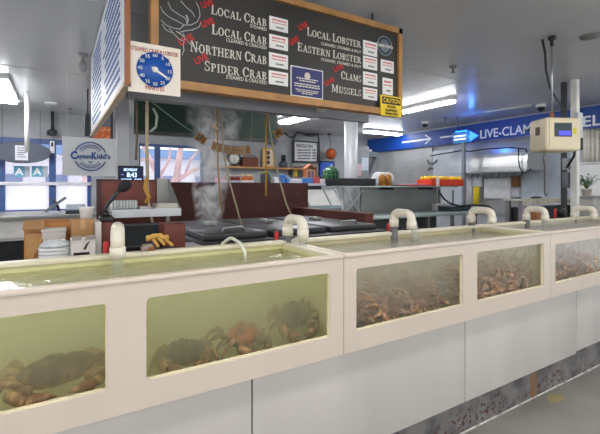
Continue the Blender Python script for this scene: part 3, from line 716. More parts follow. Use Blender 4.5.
price(363, 55.4, 377, 71, 'white price card beside EASTERN LOBSTER', 6)
price(363, 71, 377, 87.3, 'white price card beside CLAMS', 7)
price(363, 86.6, 377, 101.3, 'white price card beside MUSSELS', 8)
price(380.8, 59.2, 393.5, 74, 'white price card under the small round emblem', 9)
price(382.5, 77.2, 392.6, 96, 'white price card just above the yellow caution sign', 10)
# blue notice on the board
a, b = at(290.5, 80, Y=LY), at(322.7, 80, Y=LY); zt = (at(291.5, 65.5, Y=LY).z+at(323.3, 71, Y=LY).z)/2; zb = (at(289.5, 95.3, Y=LY).z+at(322, 100, Y=LY).z)/2
t = thing('notice', 'dark blue notice with white border on the menu board', 'notice', ((a.x+b.x)/2, LY, zb))
MB().box(a.x, b.x, LY-.004, LY+.003, zb, zt).build('border', paper, t)
MB().box(a.x+.008, b.x-.008, LY-.006, LY-.004, zb+.008, zt-.008).build('sheet', M('notice_blue', (44, 48, 108), .5), t)
m = MB(); w = b.x-a.x; h = zt-zb; cx = (a.x+b.x)/2
m.lathe([(.027, -.006), (.027, -.0075), (.001, -.0075)], (cx, LY, zt-.062), 20, axis='Y')
r = random.Random(3)
for zf, wf, th in ((.62, .66, .02), (.545, .5, .02), (.43, .8, .02), (.355, .78, .02), (.24, .72, .015), (.18, .62, .015), (.12, .34, .015)):
    x = cx-w*wf/2; z = zb+h*zf
    while x < cx+w*wf/2:
        q = r.uniform(.03, .1)*w; m.box(x, min(x+q, cx+w*wf/2), LY-.0075, LY-.006, z-h*th, z+h*th); x += q+.02*w
m.build('print', let_w, t)
# CAUTION sign
a = at(381, 106, Y=BY-.045); b = at(401.4, 106, Y=BY-.045); zt = at(391, 96.1, Y=BY-.045).z; zb = at(391, 116.2, Y=BY-.045).z
t = thing('caution_sign', 'yellow CAUTION floor slippery when wet sign on the corner of the menu board', 'sign', ((a.x+b.x)/2, BY-.045, zb))
yel = M('caution_yellow', (242, 206, 24), .45, var=.03); yl = M('caution_black', (20, 20, 20), .5)
MB().box(a.x, b.x, BY-.045, BY-.031, zb, zt).build('plate', yel, t)
h = zt-zb; w = b.x-a.x
MB().box(a.x+.012, b.x-.012, BY-.047, BY-.045, zt-h*.42, zt-.012).build('header', yl, t)
for s, zf, hf, wf, mt in (('CAUTION', .65, .22, .8, yel), ('FLOOR', .40, .12, .4, yl), ('SLIPPERY', .22, .12, .6, yl), ('WHEN WET', .05, .12, .64, yl)):
    letters(s, ((a.x+b.x)/2, BY-.0475, zb+h*zf), (1, 0, 0), h*hf, mt, t, width=w*wf, align='C', bold=.012)

# side text panel (white, blue writing), facing the entrance side
SX = at(121.5, 60, t=2.45).x
PY0 = 2.5; PY1 = at(91, 90, X=SX).y
zt_ = 2.98; zb_ = at(91, 131, X=SX).z; zb2 = at(124.5, 90, X=SX).z; zb_ = (zb_+zb2)/2
sd = thing('side_menu_panel', 'long white panel of blue writing with a wooden end frame hung beside the menu board', 'menu board', (SX, (PY0+PY1)/2, zb_))
MB().box(SX, SX+.022, PY0, PY1, zb_, zt_).build('panel', M('panel_white', (232, 236, 246), .4, var=.02), sd)
MB().box(SX-.006, SX+.024, PY0-.02, PY0, zb_-.02, zt_).build('end_frame', M('brown_edge', (150, 92, 50), .5), sd)
MB().box(SX-.01, SX+.03, PY0, PY1, zb_-.025, zb_).build('bottom_trim', M('pale_wood', (214, 190, 160), .5), sd)
m = MB(); r = random.Random(11)
for col in range(2):
    y1 = PY0+.2+col*1.25
    for row in range(13):
        z = zt_-.1-row*.058
        y = y1 + r.uniform(0, .1); ye = y1+r.uniform(.8, 1.1)
        while y < ye:
            q = r.uniform(.03, .12); m.box(SX-.003, SX, y, min(y+q, ye), z-.013, z+.013); y += q+.03
m.build('print', M('print_blue', (70, 108, 176), .5), sd)

# steaming-time sign: blue dial on a cream card
CY = 2.5
a, b = at(128.3, 68, Y=CY), at(180.4, 72, Y=CY); zt = (at(129, 38, Y=CY).z+at(180.8, 51.5, Y=CY).z)/2; zb = (at(127.5, 91, Y=CY).z+at(180, 96.6, Y=CY).z)/2
t = thing('steaming_time_sign', 'cream card with a blue minutes dial hanging at the corner of the menu board', 'sign', ((a.x+b.x)/2, CY, zb))
MB().box(a.x, b.x, CY, CY+.012, zb, zt).build('card', M('cream_card', (232, 224, 212), .6, var=.02), t)
dc = at(155, 70, Y=CY); R = 17*dep(155, Y=CY)/FOC*1.03
MB().lathe([(R, -.002), (R, -.004), (.001, -.004)], (dc.x, CY, dc.z), 40, axis='Y').build('dial', M('dial_blue', (18, 80, 168), .4, var=.04), t)
cx = (a.x+b.x)/2
redt = M('sign_red', (168, 52, 50), .6)
letters('STEAMED CRAB & LOBSTER', (cx, CY, zt-.052), (1, 0, 0), .024, redt, t, width=(b.x-a.x)*.9, align='C')
letters('APPROXIMATELY', (cx, CY, zt-.092), (1, 0, 0), .024, redt, t, width=(b.x-a.x)*.56, align='C')
letters('MINUTES', (dc.x, CY, zb+.02), (1, 0, 0), .026, redt, t, width=(b.x-a.x)*.36, align='C')
for i in range(12):
    an = PI/2-2*PI*i/12
    letters(str(i*5 if i else 60), (dc.x+R*.82*math.cos(an), CY-.004, dc.z+R*.82*math.sin(an)-.009), (1, 0, 0), .02, white, t, align='C', name='number')
an = PI/2-2*PI*20/60; d = Vector((math.cos(an), 0, math.sin(an))); n_ = Vector((-d.z, 0, d.x)); c0 = Vector((dc.x, CY-.006, dc.z))
hd = MB().prism([c0-d*.02-n_*.008, c0+d*R*.7-n_*.005, c0+d*R*.82, c0+d*R*.7+n_*.005, c0-d*.02+n_*.008], (0, -.003, 0)).lathe([(.017, -.006), (.017, -.011), (.001, -.011)], (dc.x, CY, dc.z), 16, axis='Y')
hd.build('hand', white, t)
MB().tube([(b.x-.06, CY+.012, zt-.03), (b.x-.06, BY-.03, zt-.03)], .01, 8).build('hook', dark, t)

# soffit beam behind the board and the dark green far board of the canopy
beam_m = M('grey_beam', (138, 140, 146), .5, var=.1)
a = at(128, 97, Y=2.85); b = at(316, 112, Y=2.85)
bz = at(250, 103, Y=2.85).z
struct(MB().box(a.x, b.x, 2.85, 2.95, at(315, 117, Y=2.85).z, at(315, 117, Y=2.85).z+.16).build('beam', beam_m))
p = at(320, 108, Y=2.95)
BZ_ = at(315, 117, Y=2.85).z
struct(MB().box(p.x-.03, p.x+.03, 2.85, 2.95, BZ_-.0+.1, ZB+.04).box(p.x-.06, p.x+.03, 2.85, 2.95, BZ_+.08, BZ_+.11).build('beam_bracket', white))
GY = 5.2
a = at(134, 135, Y=GY); b = at(277, 135, Y=GY); gz = at(200, 134.5, Y=GY).z
t = thing('far_board', 'dark green back of the board on the far side of the cookers', 'board', ((a.x+b.x)/2, GY, gz))
MB().box(a.x, b.x, GY, GY+.05, gz, 2.98).build('panel', M('dark_green', (34, 62, 50), .4, var=.3, scale=3), t)
MB().box(a.x, b.x, GY-.02, GY+.05, gz-.045, gz).build('bottom_rail', M('rail_grey', (84, 84, 80), .5), t)
pp = at(275, 140, Y=GY)
struct(MB().box(pp.x-.07, pp.x+.05, GY+.06, GY+.16, gz-.06, 3).build('column', M('dark_grey_post', (86, 90, 94), .5)))
# ================================================================== LEFT: WINDOW COUNTER AND PACKING BENCH
# counter under the window
ct = thing('window_counter', 'long steel-fronted counter under the window with two posters', 'counter', (-.8, 8.4, 0))
zc = at(60, 214.5, Y=8.0).z
MB().box(-3.5, 1.6, 7.95, 9.46, zc-.05, zc, bevel=.008).build('worktop', steel_dull, ct)
MB().box(-3.4, 1.55, 8.02, 9.4, .62, zc-.05).build('cabinet', M('counter_grey', (176, 174, 170), .5), ct)
for i in range(5): MB().box(-3.35+i*.98, -2.4+i*.98, 8.0, 8.02, .67, zc-.1).build('drawer', M('drawer_grey', (190, 188, 184), .45), ct)
for xx in (-3.3, -1.6, .1, 1.45):
    MB().box(xx-.03, xx+.03, 8.05, 8.11, 0, .62).build('leg', steel_dull, ct)
MB().box(-3.4, 1.55, 9.2, 9.3, .0, .62).build('back_panel', dark, ct)
# monitor on the counter
p = at(56, 213, Y=8.2)
t = thing('till_screen', 'tilted dark till screen on a stand on the window counter', 'screen', (p.x, 8.2, zc))
MB().box(p.x-.12, p.x+.1, 8.15, 8.35, zc, zc+.05).build('base', M('grey_plastic', (170, 176, 186), .4), t)
MB().tube([(p.x+.05, 8.25, zc+.04), (p.x+.02, 8.25, zc+.14), (p.x-.04, 8.24, zc+.26)], .025, 8).build('stand', dark, t)
c = at(55.5, 204.5, Y=8.2)
MB().box(c.x-.2, c.x+.2, 8.18, 8.22, c.z-.022, c.z+.022, rot=Matrix.Rotation(math.radians(-38), 3, 'Y')).build('screen', M('screen_grey', (104, 110, 112), .3), t)
p = at(76, 213, Y=8.15)
t = thing('till', 'low dark till with keys next to the tilted till screen', 'till', (p.x, 8.15, zc))
MB().box(p.x-.16, p.x+.16, 8.05, 8.35, zc, zc+.06).build('base', dark, t)
MB().hexa([Vector(q) for q in ((p.x-.15, 8.06, zc+.06), (p.x+.15, 8.06, zc+.06), (p.x+.15, 8.34, zc+.06), (p.x-.15, 8.34, zc+.06), (p.x-.15, 8.06, zc+.08), (p.x+.15, 8.06, zc+.08), (p.x+.15, 8.34, zc+.16), (p.x-.15, 8.34, zc+.16))]).build('keypad', M('keypad_grey', (120, 128, 140), .4), t)
# posters on the window
gm = M('poster_blue', (96, 160, 190), .6, var=.04); gg = M('poster_grey', (170, 176, 186), .6)
for (x0, x1, lab) in ((13.5, 30, 'blue grade card with a white A on the window, the one below the hanging rod'), (31.5, 48, 'blue grade card with a white A on the window next to the blue window post')):
    a, b = at(x0, 171, Y=YB-.0), at(x1, 171, Y=YB-.0); z0, z1 = at(x0, 176.8, Y=YB).z, at(x0, 165.8, Y=YB).z
    t = thing('grade_card', lab, 'poster', ((a.x+b.x)/2, YB+.01, z0), 'grade cards on the window')
    xm = a.x+(b.x-a.x)*.68
    MB().box(a.x, xm, YB+.005, YB+.012, z0, z1).build('card', gm, t); MB().box(xm, b.x, YB+.005, YB+.012, z0, z1).build('side_strip', gg, t)
    letters('A', ((a.x+xm)/2, YB+.004, z0+(z1-z0)*.18), (1, 0, 0), (z1-z0)*.62, white, t, align='C', bold=.03)
# oval sign with paper
ov = at(21.5, 152.3, Y=9.3); k = dep(21.5, Y=9.3)/FOC
t = thing('oval_sign', 'dark oval sign with a white paper hung in front of the window', 'sign', (ov.x, 9.3, ov.z-.25))
prof = [Vector((ov.x+25.5*k*math.cos(a)*.96, 9.3, ov.z+10.3*k*math.sin(a))) for a in [2*PI*i/40 for i in range(40)]]
MB().prism(prof, (0, .03, 0)).build('plate', M('oval_slate', (78, 84, 98), .5), t)
MB().prism([Vector((ov.x+(v.x-ov.x)*1.03, 9.305, ov.z+(v.z-ov.z)*1.06)) for v in prof], (0, .022, 0)).build('rim', M('oval_rim', (50, 54, 66), .5), t)
o = boxpx(15, 145.5, 28, 160.2, 9.285, .012).build('paper', M('notice_paper', (216, 216, 226), .6), t)
m = MB()
for i, y in enumerate((148, 150.3, 152.5, 154.7, 157)): boxpx(17, y-.4, 26-(i % 2)*2, y+.4, 9.282, .002, m)
m.build('print', M('grey_ink', (110, 106, 108), .6), t)
for sx in (-.3, .3): MB().tube([(ov.x+sx, 9.315, ov.z+.15), (ov.x+sx, 9.315, 3.0)], .004, 6).build('cord', dark, t)
# wall phone / dispenser on the blue window post
p = at(52.5, 145, Y=YB)
t = thing('wall_dispenser', 'white device with a dark sensor on the blue window post', 'dispenser', (p.x, YB, at(52, 153, Y=YB).z))
boxpx(49.8, 141, 54.6, 153, YB-.06, .09, bevel=.01).build('body', white, t)
boxpx(51.2, 142.5, 53.2, 146.5, YB-.065, .01).build('sensor', black, t)
m = MB(); q = at(52.5, 132.5, Y=9.35); m.ball(q, .085, sq=(1, .9, .9)).lathe([(.03, q.z), (.03, 3.0)], (q.x, q.y, 0), 10).box(q.x-.1, q.x-.02, q.y-.03, q.y+.03, q.z-.06, q.z+.03)
tag(m.build('pendant_lamp', dark), 'small dark lamp hanging above the blue window post', 'lamp')
# round-logo sign
SY = 4.4
a, b = at(62.3, 156, Y=SY), at(118.4, 158, Y=SY); zt = (at(63, 136.3, Y=SY).z+at(119, 139.2, Y=SY).z)/2; zb = (at(62, 174.5, Y=SY).z+at(117, 176.8, Y=SY).z)/2
t = thing('logo_sign', 'white rectangular sign with a round blue script logo', 'sign', ((a.x+b.x)/2, SY, zb))
m = MB(); N = 14   # gently curling sheet
def sy(u): return SY + .02*math.sin(u*PI*1.3)
for i in range(N):
    u, v = i/N, (i+1)/N
    m.hexa([Vector(q) for q in ((a.x+(b.x-a.x)*u, sy(u), zb), (a.x+(b.x-a.x)*v, sy(v), zb), (a.x+(b.x-a.x)*v, sy(v)+.012, zb), (a.x+(b.x-a.x)*u, sy(u)+.012, zb), (a.x+(b.x-a.x)*u, sy(u), zt), (a.x+(b.x-a.x)*v, sy(v), zt), (a.x+(b.x-a.x)*v, sy(v)+.012, zt), (a.x+(b.x-a.x)*u, sy(u)+.012, zt))])
m.build('sheet', M('logo_sheet', (226, 228, 232), .5, var=.02), t)
lc = at(90.5, 156.5, Y=SY); k = dep(90, Y=SY)/FOC; ly = SY-.004
m = MB()
def ring(r0, r1, a0, a1, n=30):
    for i in range(n):
        u, v = a0+(a1-a0)*i/n, a0+(a1-a0)*(i+1)/n
        m.prism([(lc.x+r0*math.cos(u), ly, lc.z+r0*math.sin(u)), (lc.x+r1*math.cos(u), ly, lc.z+r1*math.sin(u)), (lc.x+r1*math.cos(v), ly, lc.z+r1*math.sin(v)), (lc.x+r0*math.cos(v), ly, lc.z+r0*math.sin(v))], (0, .003, 0))
R = 14.2*k
ring(R*.95, R*1.03, .32, PI-.32); ring(R*.95, R*1.03, PI+.36, 2*PI-.36)
ring(R*.62, R*.66, .5, PI-.5, 20); ring(R*.62, R*.66, PI+.55, 2*PI-.55, 20)
rr = random.Random(2)   # ring of tiny writing
an = .6
while an < PI-.6: ring(R*.74, R*.84, an, an+.06, 1); an += .1
an = PI+.65
while an < 2*PI-.65: ring(R*.74, R*.84, an, an+.06, 1); an += .1
m.box(lc.x-.02, lc.x+.02, ly, ly+.003, lc.z-.055, lc.z-.048).box(lc.x-.012, lc.x+.012, ly, ly+.003, lc.z-.068, lc.z-.061)
m.build('logo', blue_ink, t)
letters('C', (lc.x-R*1.22, ly, lc.z-R*.2), (1, 0, 0), R*.5, blue_ink, t, width=R*.4, bold=.045)
letters('aptain', (lc.x-R*.84, ly, lc.z-R*.13), (1, 0, 0), R*.28, blue_ink, t, width=R*.88, bold=.03)
letters('K', (lc.x+R*.06, ly, lc.z-R*.17), (1, 0, 0), R*.46, blue_ink, t, width=R*.34, bold=.045)
letters("idd's", (lc.x+R*.42, ly, lc.z-R*.13), (1, 0, 0), R*.34, blue_ink, t, width=R*.84, bold=.03)
for xx in (a.x+.04, b.x-.04): MB().tube([(xx, SY+.02, zt-.02), (xx, SY+.02, 3.0)], .0012, 4).build('cord', white, t)
# small framed orange picture behind the sign, and a dark wall box beside it
YP = 6.6
t = thing('food_picture', 'dark framed picture of orange seafood behind the white logo sign', 'picture', (at(100, 138, Y=YP).x, YP, at(100, 139, Y=YP).z))
boxpx(90, 104, 113, 139.5, YP, .05).build('frame', M('frame_dark', (62, 66, 70), .4), t)
boxpx(92, 106, 110.5, 126.5, YP-.006, .02).build('print_top', M('print_top_grey', (120, 122, 130), .5), t)  # plain grey upper part of the print
boxpx(92, 126.5, 110.5, 138.5, YP-.006, .02).build('print_food', M('orange_food', (226, 110, 62), .6, var=.3, scale=18, two=(244, 170, 130), twos=(.5, .62)), t)
MB().tube([(at(101, 104, Y=YP).x, YP+.02, at(101, 104, Y=YP).z), (at(101, 104, Y=YP).x, YP+.02, 3.0)], .01, 6).build('hanger', dark, t)
t = tag(boxpx(84.5, 114, 91.5, 136, 6.9, .1, bevel=.01).build('speaker_box', M('slate_box', (52, 60, 66), .5)), 'slate-grey box beside the end of the white text panel', 'box')
bx = at(88, 114, Y=6.9); MB().tube([(bx.x, 6.95, bx.z-.01), (bx.x, 6.95, 3.0)], .012, 6).build('bracket', dark, t)

# digital day clock
DY = 3.9
t = thing('day_clock', 'black digital day clock showing MONDAY 8:43', 'clock', (at(130, 183, Y=DY).x, DY, at(130, 183, Y=DY).z))
boxpx(118.2, 165.8, 143.6, 183, DY, .05, bevel=.006).build('case', black, t)
scn = boxpx(120, 167.5, 142, 181.5, DY-.003, .01).build('screen', EM('clock_screen', (10, 26, 70), .35), t)
lit = EM('clock_digits', (190, 220, 255), 1.6)
def dl(s, x0, y0, x1, h, parent): 
    a, b = at(x0, y0, Y=DY-.004), at(x1, y0, Y=DY-.004); b.z = a.z
    letters(s, a, (1, 0, 0), h*dep(130, Y=DY)/FOC, lit, parent, width=(b-a).length, bold=.01)
dl('MONDAY', 124, 170.9, 137.2, 2.6, scn); dl('8:43', 126.8, 177, 136.8, 4.4, scn); dl('-', 121.5, 175, 123.5, 1.2, scn)
m = MB(); rr = random.Random(5)
for x0, x1 in ((121.3, 131.8), (134.6, 141.4)):
    x = x0
    while x < x1: boxpx(x, 178.8, min(x+1.5, x1), 181, DY-.005, .002, m); x += 2
m.build('print', lit, scn)
MB().box(at(122, 174, Y=DY).x, at(126, 174, Y=DY).x, DY+.05, 4.0, at(122, 176, Y=DY).z, at(122, 172, Y=DY).z).build('bracket', dark, t)

# ------------------------------------------------------------------ packing bench behind the nearest tank
PZ = 1.05
bt = thing('packing_bench', 'white-sided packing bench behind the nearest seafood tank', 'bench', (.3, 2.6, 0))
bx0, bx1 = at(19, 250, Y=2.3).x, .95
MB().box(bx0, bx1, 2.2, 3.25, PZ-.04, PZ).build('worktop', M('pale_lavender', (214, 206, 216), .4), bt)
MB().box(bx0, bx0+.03, 2.2, 3.25, 0, PZ-.04).build('side_panel', M('pale_lavender', (214, 206, 216), .4), bt)
MB().box(bx1-.03, bx1, 2.2, 3.25, 0, PZ-.04).build('side_panel', M('pale_lavender', (214, 206, 216), .4), bt)
MB().box(bx0, bx1, 3.2, 3.25, 0, PZ-.04).build('back_panel', dark, bt)
def on_bench(x0, y0, x1, y1, Y, d, z0=PZ, **k):
    a, b = at(x0, y0, Y=Y), at(x1, y0, Y=Y); zt = at((x0+x1)/2, y0, Y=Y).z
    return a.x, b.x, zt
# open cardboard tray box
ax, bx_, zt = on_bench(24, 223, 71, 0, 2.75, .3)
t = thing('cardboard_box', 'open orange-brown cardboard box with a crumpled bag in front', 'box', ((ax+bx_)/2, 2.9, PZ))
m = MB(); m.box(ax, bx_, 2.75, 2.757, PZ, zt).box(ax, bx_, 3.05, 3.057, PZ, zt).box(ax, ax+.007, 2.757, 3.05, PZ, zt).box(bx_-.007, bx_, 2.757, 3.05, PZ, zt).box(ax, bx_, 2.757, 3.05, PZ, PZ+.006)
m.build('body', M('orange_card', (200, 142, 88), .8, var=.08), t)
MB().box(ax, ax+.1, 2.62, 2.75, zt-.006, zt, rot=Matrix.Rotation(.3, 3, 'X')).build('flap', card, t)
# paper bag
ax, bx_, zt = on_bench(24.5, 236, 41, 0, 2.45, .2)
m = MB(); N = 10; rr = random.Random(3); rows = []
for i in range(7):
    f = i/6; rows.append([m.bm.verts.new((lerp_x + rr.uniform(-.006, .006), yy + rr.uniform(-.008, .008), PZ+(zt-PZ)*f)) for lerp_x, yy in
        [(ax+(bx_-ax)*u*(1) + .004*f, 2.43+.03*f) for u in (0, .25, .5, .75, 1)] + [(bx_-(bx_-ax)*u, 2.6-.05*f) for u in (0, .25, .5, .75, 1)]])
for i in range(6):
    for k in range(10): m._f([rows[i][k], rows[i][(k+1) % 10], rows[i+1][(k+1) % 10], rows[i+1][k]])
m._f(rows[0][::-1]); m._f(rows[-1])
tag(m.build('paper_bag', M('kraft_paper', (180, 138, 90), .8, var=.1)), 'crumpled brown paper bag at the end of the packing bench', 'bag')
# white paper pile, tented sheet
ax, bx_, zt = on_bench(42, 229, 66, 0, 2.62, .2)
tag(MB().box(ax, bx_, 2.6, 2.72, PZ, zt-.01, bevel=.006).box(ax-.004, bx_+.002, 2.595, 2.725, zt-.012, zt).build('napkin_box', M('tissue_white', (224, 222, 220), .7)), 'white square carton behind the round stack of lids', 'carton')
# stack of round plastic lids
ax, bx_, zt = on_bench(37.5, 239, 72.5, 0, 2.38, .2); cx = (ax+bx_)/2; r = (bx_-ax)/2
t = thing('lid_stack', 'stack of round clear plastic lids on the packing bench', 'lids', (cx, 2.38+r*.6, PZ))
prof = []; z = PZ; i = 0
while z < zt-.05: prof += [(r, z), (r, z+.010), (r*.965, z+.012), (r*.965, z+.016)]; z += .018
MB().lathe([(q, h) for q, h in prof], (cx, 2.38+r*.6, 0), 28).build('stack', M('clear_plastic', (214, 218, 222), .25, var=.06, scale=20), t)
zz = z
MB().lathe([(r*.95, zz), (r*.9, zz+.012), (r*.66, zz+.03), (r*.6, zz+.03), (r*.3, zz+.024), (.005, zz+.03)], (cx, 2.38+r*.6, 0), 28).build('top_lid', M('crinkled_film', (206, 212, 218), .2, var=.2, scale=30, bump=.6, bscale=50), t)
# brown box with a cup stack on it
ax, bx_, zt = on_bench(71.5, 220, 94, 0, 2.5, .2)
tb = thing('cardboard_box', 'plain upright brown cardboard box carrying a white tub', 'box', ((ax+bx_)/2, 2.6, PZ))
MB().box(ax, bx_, 2.5, 2.68, PZ, zt).build('body', card, tb)
MB().box((ax+bx_)/2-.012, (ax+bx_)/2+.012, 2.499, 2.681, zt-.05, zt+.0008).build('tape', M('tape_tan', (196, 160, 118), .4), tb)
c0 = at(86.5, 219, Y=2.6); cz = at(86.5, 207, Y=2.58).z; r = 6.6*dep(86, Y=2.6)/FOC
tag(MB().lathe([(r*.8, zt), (r, cz-.01), (r*1.05, cz-.008), (r*1.05, cz), (r*.95, cz), (r*.75, zt+.01)], (c0.x, 2.6, 0), 24).build('tub', M('tub_white', (232, 232, 234), .4)), 'white plastic tub on top of the upright brown cardboard box', 'tub')
# white printed carton
ax, bx_, zt = on_bench(71, 240, 95.5, 0, 2.3, .15)
tc_ = thing('printed_carton', 'white carton with black print in front of the upright brown box', 'carton', ((ax+bx_)/2, 2.4, PZ))
MB().box(ax, bx_, 2.3, 2.44, PZ, zt).build('body', M('carton_white', (228, 224, 222), .6), tc_)
for q in (0, 1): MB().hexa([Vector(v) for v in ((ax+q*(bx_-ax)*.55, 2.3, zt), (ax+q*(bx_-ax)*.55+(bx_-ax)*.42, 2.3, zt), (ax+q*(bx_-ax)*.55+(bx_-ax)*.42, 2.304, zt), (ax+q*(bx_-ax)*.55, 2.304, zt), (ax+q*(bx_-ax)*.55+.008, 2.26, zt+.025), (ax+q*(bx_-ax)*.55+(bx_-ax)*.4, 2.26, zt+.025), (ax+q*(bx_-ax)*.55+(bx_-ax)*.4, 2.264, zt+.025), (ax+q*(bx_-ax)*.55+.008, 2.264, zt+.025))]).build('flap', M('carton_white', (228, 224, 222), .6), tc_)
m = MB(); w = bx_-ax
m.box(ax+w*.1, ax+w*.75, 2.298, 2.3, zt-.075, zt-.062).box(ax+w*.1, ax+w*.9, 2.298, 2.3, zt-.1, zt-.088)
m.prism([(ax+w*.5, 2.299, zt-.045), (ax+w*.62, 2.299, zt-.02), (ax+w*.78, 2.299, zt-.005), (ax+w*.66, 2.299, zt-.03), (ax+w*.6, 2.299, zt-.05)], (0, -.001, 0))
m.build('print', black, tc_)
# upright boards next to it
ax, bx_, zt = on_bench(96, 222, 101.5, 0, 2.4, .3)
tag(MB().box(ax, bx_, 2.4, 2.9, PZ, zt, bevel=.004).build('file_box', M('pale_grey_card', (196, 192, 186), .6)), 'narrow pale grey file box beside the upright brown box', 'box')
# red-brown block with the microphone
ax, bx_, zt = on_bench(101.8, 222.5, 112.5, 0, 2.5, .2)
zb1 = zt
tag(MB().box(ax, bx_, 2.5, 2.66, PZ, zt, bevel=.004).build('wood_block', redbrown), 'narrow red-brown block with a microphone standing on it', 'block')
cx = (ax+bx_)/2
t = thing('microphone', 'black gooseneck microphone on the narrow red-brown block', 'microphone', (cx, 2.58, zb1))
MB().box(cx-.035, cx+.04, 2.53, 2.63, zb1, zb1+.03, bevel=.006).lathe([(.022, zb1+.03), (.014, zb1+.06)], (cx, 2.58, 0), 12).build('base', black, t)
pts = [at(103.5, 216, Y=2.58), at(104, 211, Y=2.58), at(108, 204, Y=2.57), at(114, 197, Y=2.56), at(119, 190.5, Y=2.55)]
pts[0].x = cx; pts[0].z = zb1+.05
MB().tube(pts, [.010, .010, .011, .012, .011], 10).build('neck', dark, t)
h = at(124.5, 186, Y=2.54); d = (h-pts[-1]).normalized()
MB().tube([pts[-1], pts[-1]+d*.012, pts[-1]+d*.03, pts[-1]+d*.06, pts[-1]+d*.075, pts[-1]+d*.08], [.012, .024, .031, .031, .022, .006], 16).build('head', M('mic_foam', (34, 34, 36), .9), t)
# red-brown back panel, steel shelf with end shield
HYY = 3.22
px0, px1 = at(98, 200, Y=HYY).x, at(160, 200, Y=HYY).x
zt = at(130, 181, Y=HYY).z
struct_z = PZ
t = thing('bench_backboard', 'red-brown backboard with a dark edge behind the steel shelf', 'board', ((px0+px1)/2, HYY, PZ))
MB().box(px0+.02, px1, HYY-.01, HYY+.02, PZ, zt).build('board', redbrown, t)
MB().box(px0-.01, px0+.02, HYY-.02, HYY+.03, PZ, zt+.01).build('edge', M('dark_brown_edge', (70, 40, 36), .5), t)
MB().box(px0-.01, px1, HYY-.02, HYY+.03, zt, zt+.012).build('top_edge', M('dark_brown_edge', (70, 40, 36), .5), t)
sx0, sx1 = at(112, 212, Y=2.85).x, at(181, 212, Y=2.85).x; sz = at(145, 209.5, Y=2.85).z
t = thing('steel_shelf', 'steel shelf with a sloping end shield over the griddle', 'shelf', ((sx0+sx1)/2, 3.0, PZ))
MB().box(sx0, sx1, 2.85, HYY-.02, sz-.035, sz, bevel=.003).build('tray', steel, t)
MB().box(sx0, sx1, 2.845, 2.85, sz-.05, sz+.004).build('front_lip', steel, t)
shx = sx1-.006
MB().prism([(shx, 2.85, sz), (shx, 2.88, sz+.02), (shx, HYY-.02, zt+.02), (shx, HYY-.02, sz)], (.006, 0, 0)).build('shield', steel, t)
q0, q1 = at(157, 200, Y=HYY-.03).x, at(176, 200, Y=HYY-.03).x
MB().box(q0, shx, HYY-.03, HYY-.022, sz, zt+.02).build('back_plate', steel_dull, t)
for xx in (sx0+.02, sx1-.03): MB().box(xx-.012, xx+.012, 3.1, 3.14, PZ, sz-.035).build('post', steel_dull, t)
# clamshell stack lying on the shelf
z0 = sz; cz0 = at(122, 200.5, Y=2.95).z; x0, x1 = at(110, 207, Y=2.95).x, at(137, 207, Y=2.95).x
m = MB(); n_ = 9
for i in range(n_):
    u0 = max(x0, sx0)+ (x1-max(x0, sx0))*i/n_; u1 = max(x0, sx0)+(x1-max(x0, sx0))*(i+.8)/n_
    m.box(u0, u1, 2.9, 3.1, z0, cz0, bevel=.01)
tag(m.build('clamshell_stack', M('clear_plastic', (214, 218, 222), .25, var=.06, scale=20)), 'nested clear plastic tubs lying on the steel shelf', 'tubs')
x0, x1 = at(140, 210, Y=2.93).x, at(151, 210, Y=2.93).x
tag(MB().box(x0, x1, 2.92, 3.05, sz, at(145, 206.5, Y=2.93).z, bevel=.006).build('tissue_pack', M('tissue_white', (224, 222, 220), .7)), 'small white pack on the steel shelf beside the nested tubs', 'pack')
x0, x1 = at(155, 210, Y=2.93).x, at(178, 210, Y=2.93).x
m = MB()
for i in range(4): m.box(x0+.004*i, x1-.003*i, 2.9, 3.08, sz+.009*i, sz+.009*i+.007, bevel=.002)
tag(m.build('tray_pile', M('pale_tray', (216, 214, 206), .5)), 'low pile of pale trays at the shield end of the steel shelf', 'trays')
# griddle lid, brick-red block, mallets
gz = at(140, 224, Y=2.75).z; x0, x1 = at(112, 232, Y=2.62).x, at(163, 232, Y=2.62).x
t = thing('griddle', 'black griddle with a lifted lid under the steel shelf', 'griddle', ((x0+x1)/2, 2.75, PZ))
MB().box(x0, x1, 2.55, 2.82, PZ, PZ+.07, bevel=.01).build('body', M('griddle_grey', (92, 94, 94), .4, .3), t)
MB().prism([(x0, 2.53, PZ+.08), (x0, 2.53, PZ+.105), (x0, 2.7, gz-.005), (x0, 2.82, gz), (x0, 2.82, PZ+.08)], (x1-x0, 0, 0)).build('lid', M('griddle_lid', (58, 62, 66), .35, .4), t)
MB().tube([(x0+.03, 2.53, PZ+.095), (x0+.06, 2.505, PZ+.1), (x1-.06, 2.505, PZ+.1), (x1-.03, 2.53, PZ+.095)], .01, 8).build('handle', dark, t)
x0, x1 = at(164.5, 232, Y=2.45).x, at(185.5, 232, Y=2.45).x; zt = at(175, 224, Y=2.45).z
tag(MB().box(x0, x1, 2.45, 2.62, PZ, zt, bevel=.004).build('wood_block', redbrown), 'wide red-brown block at the end of the packing bench by the mallets', 'block')
mw = M('mallet_wood', (214, 168, 84), .6, var=.1)
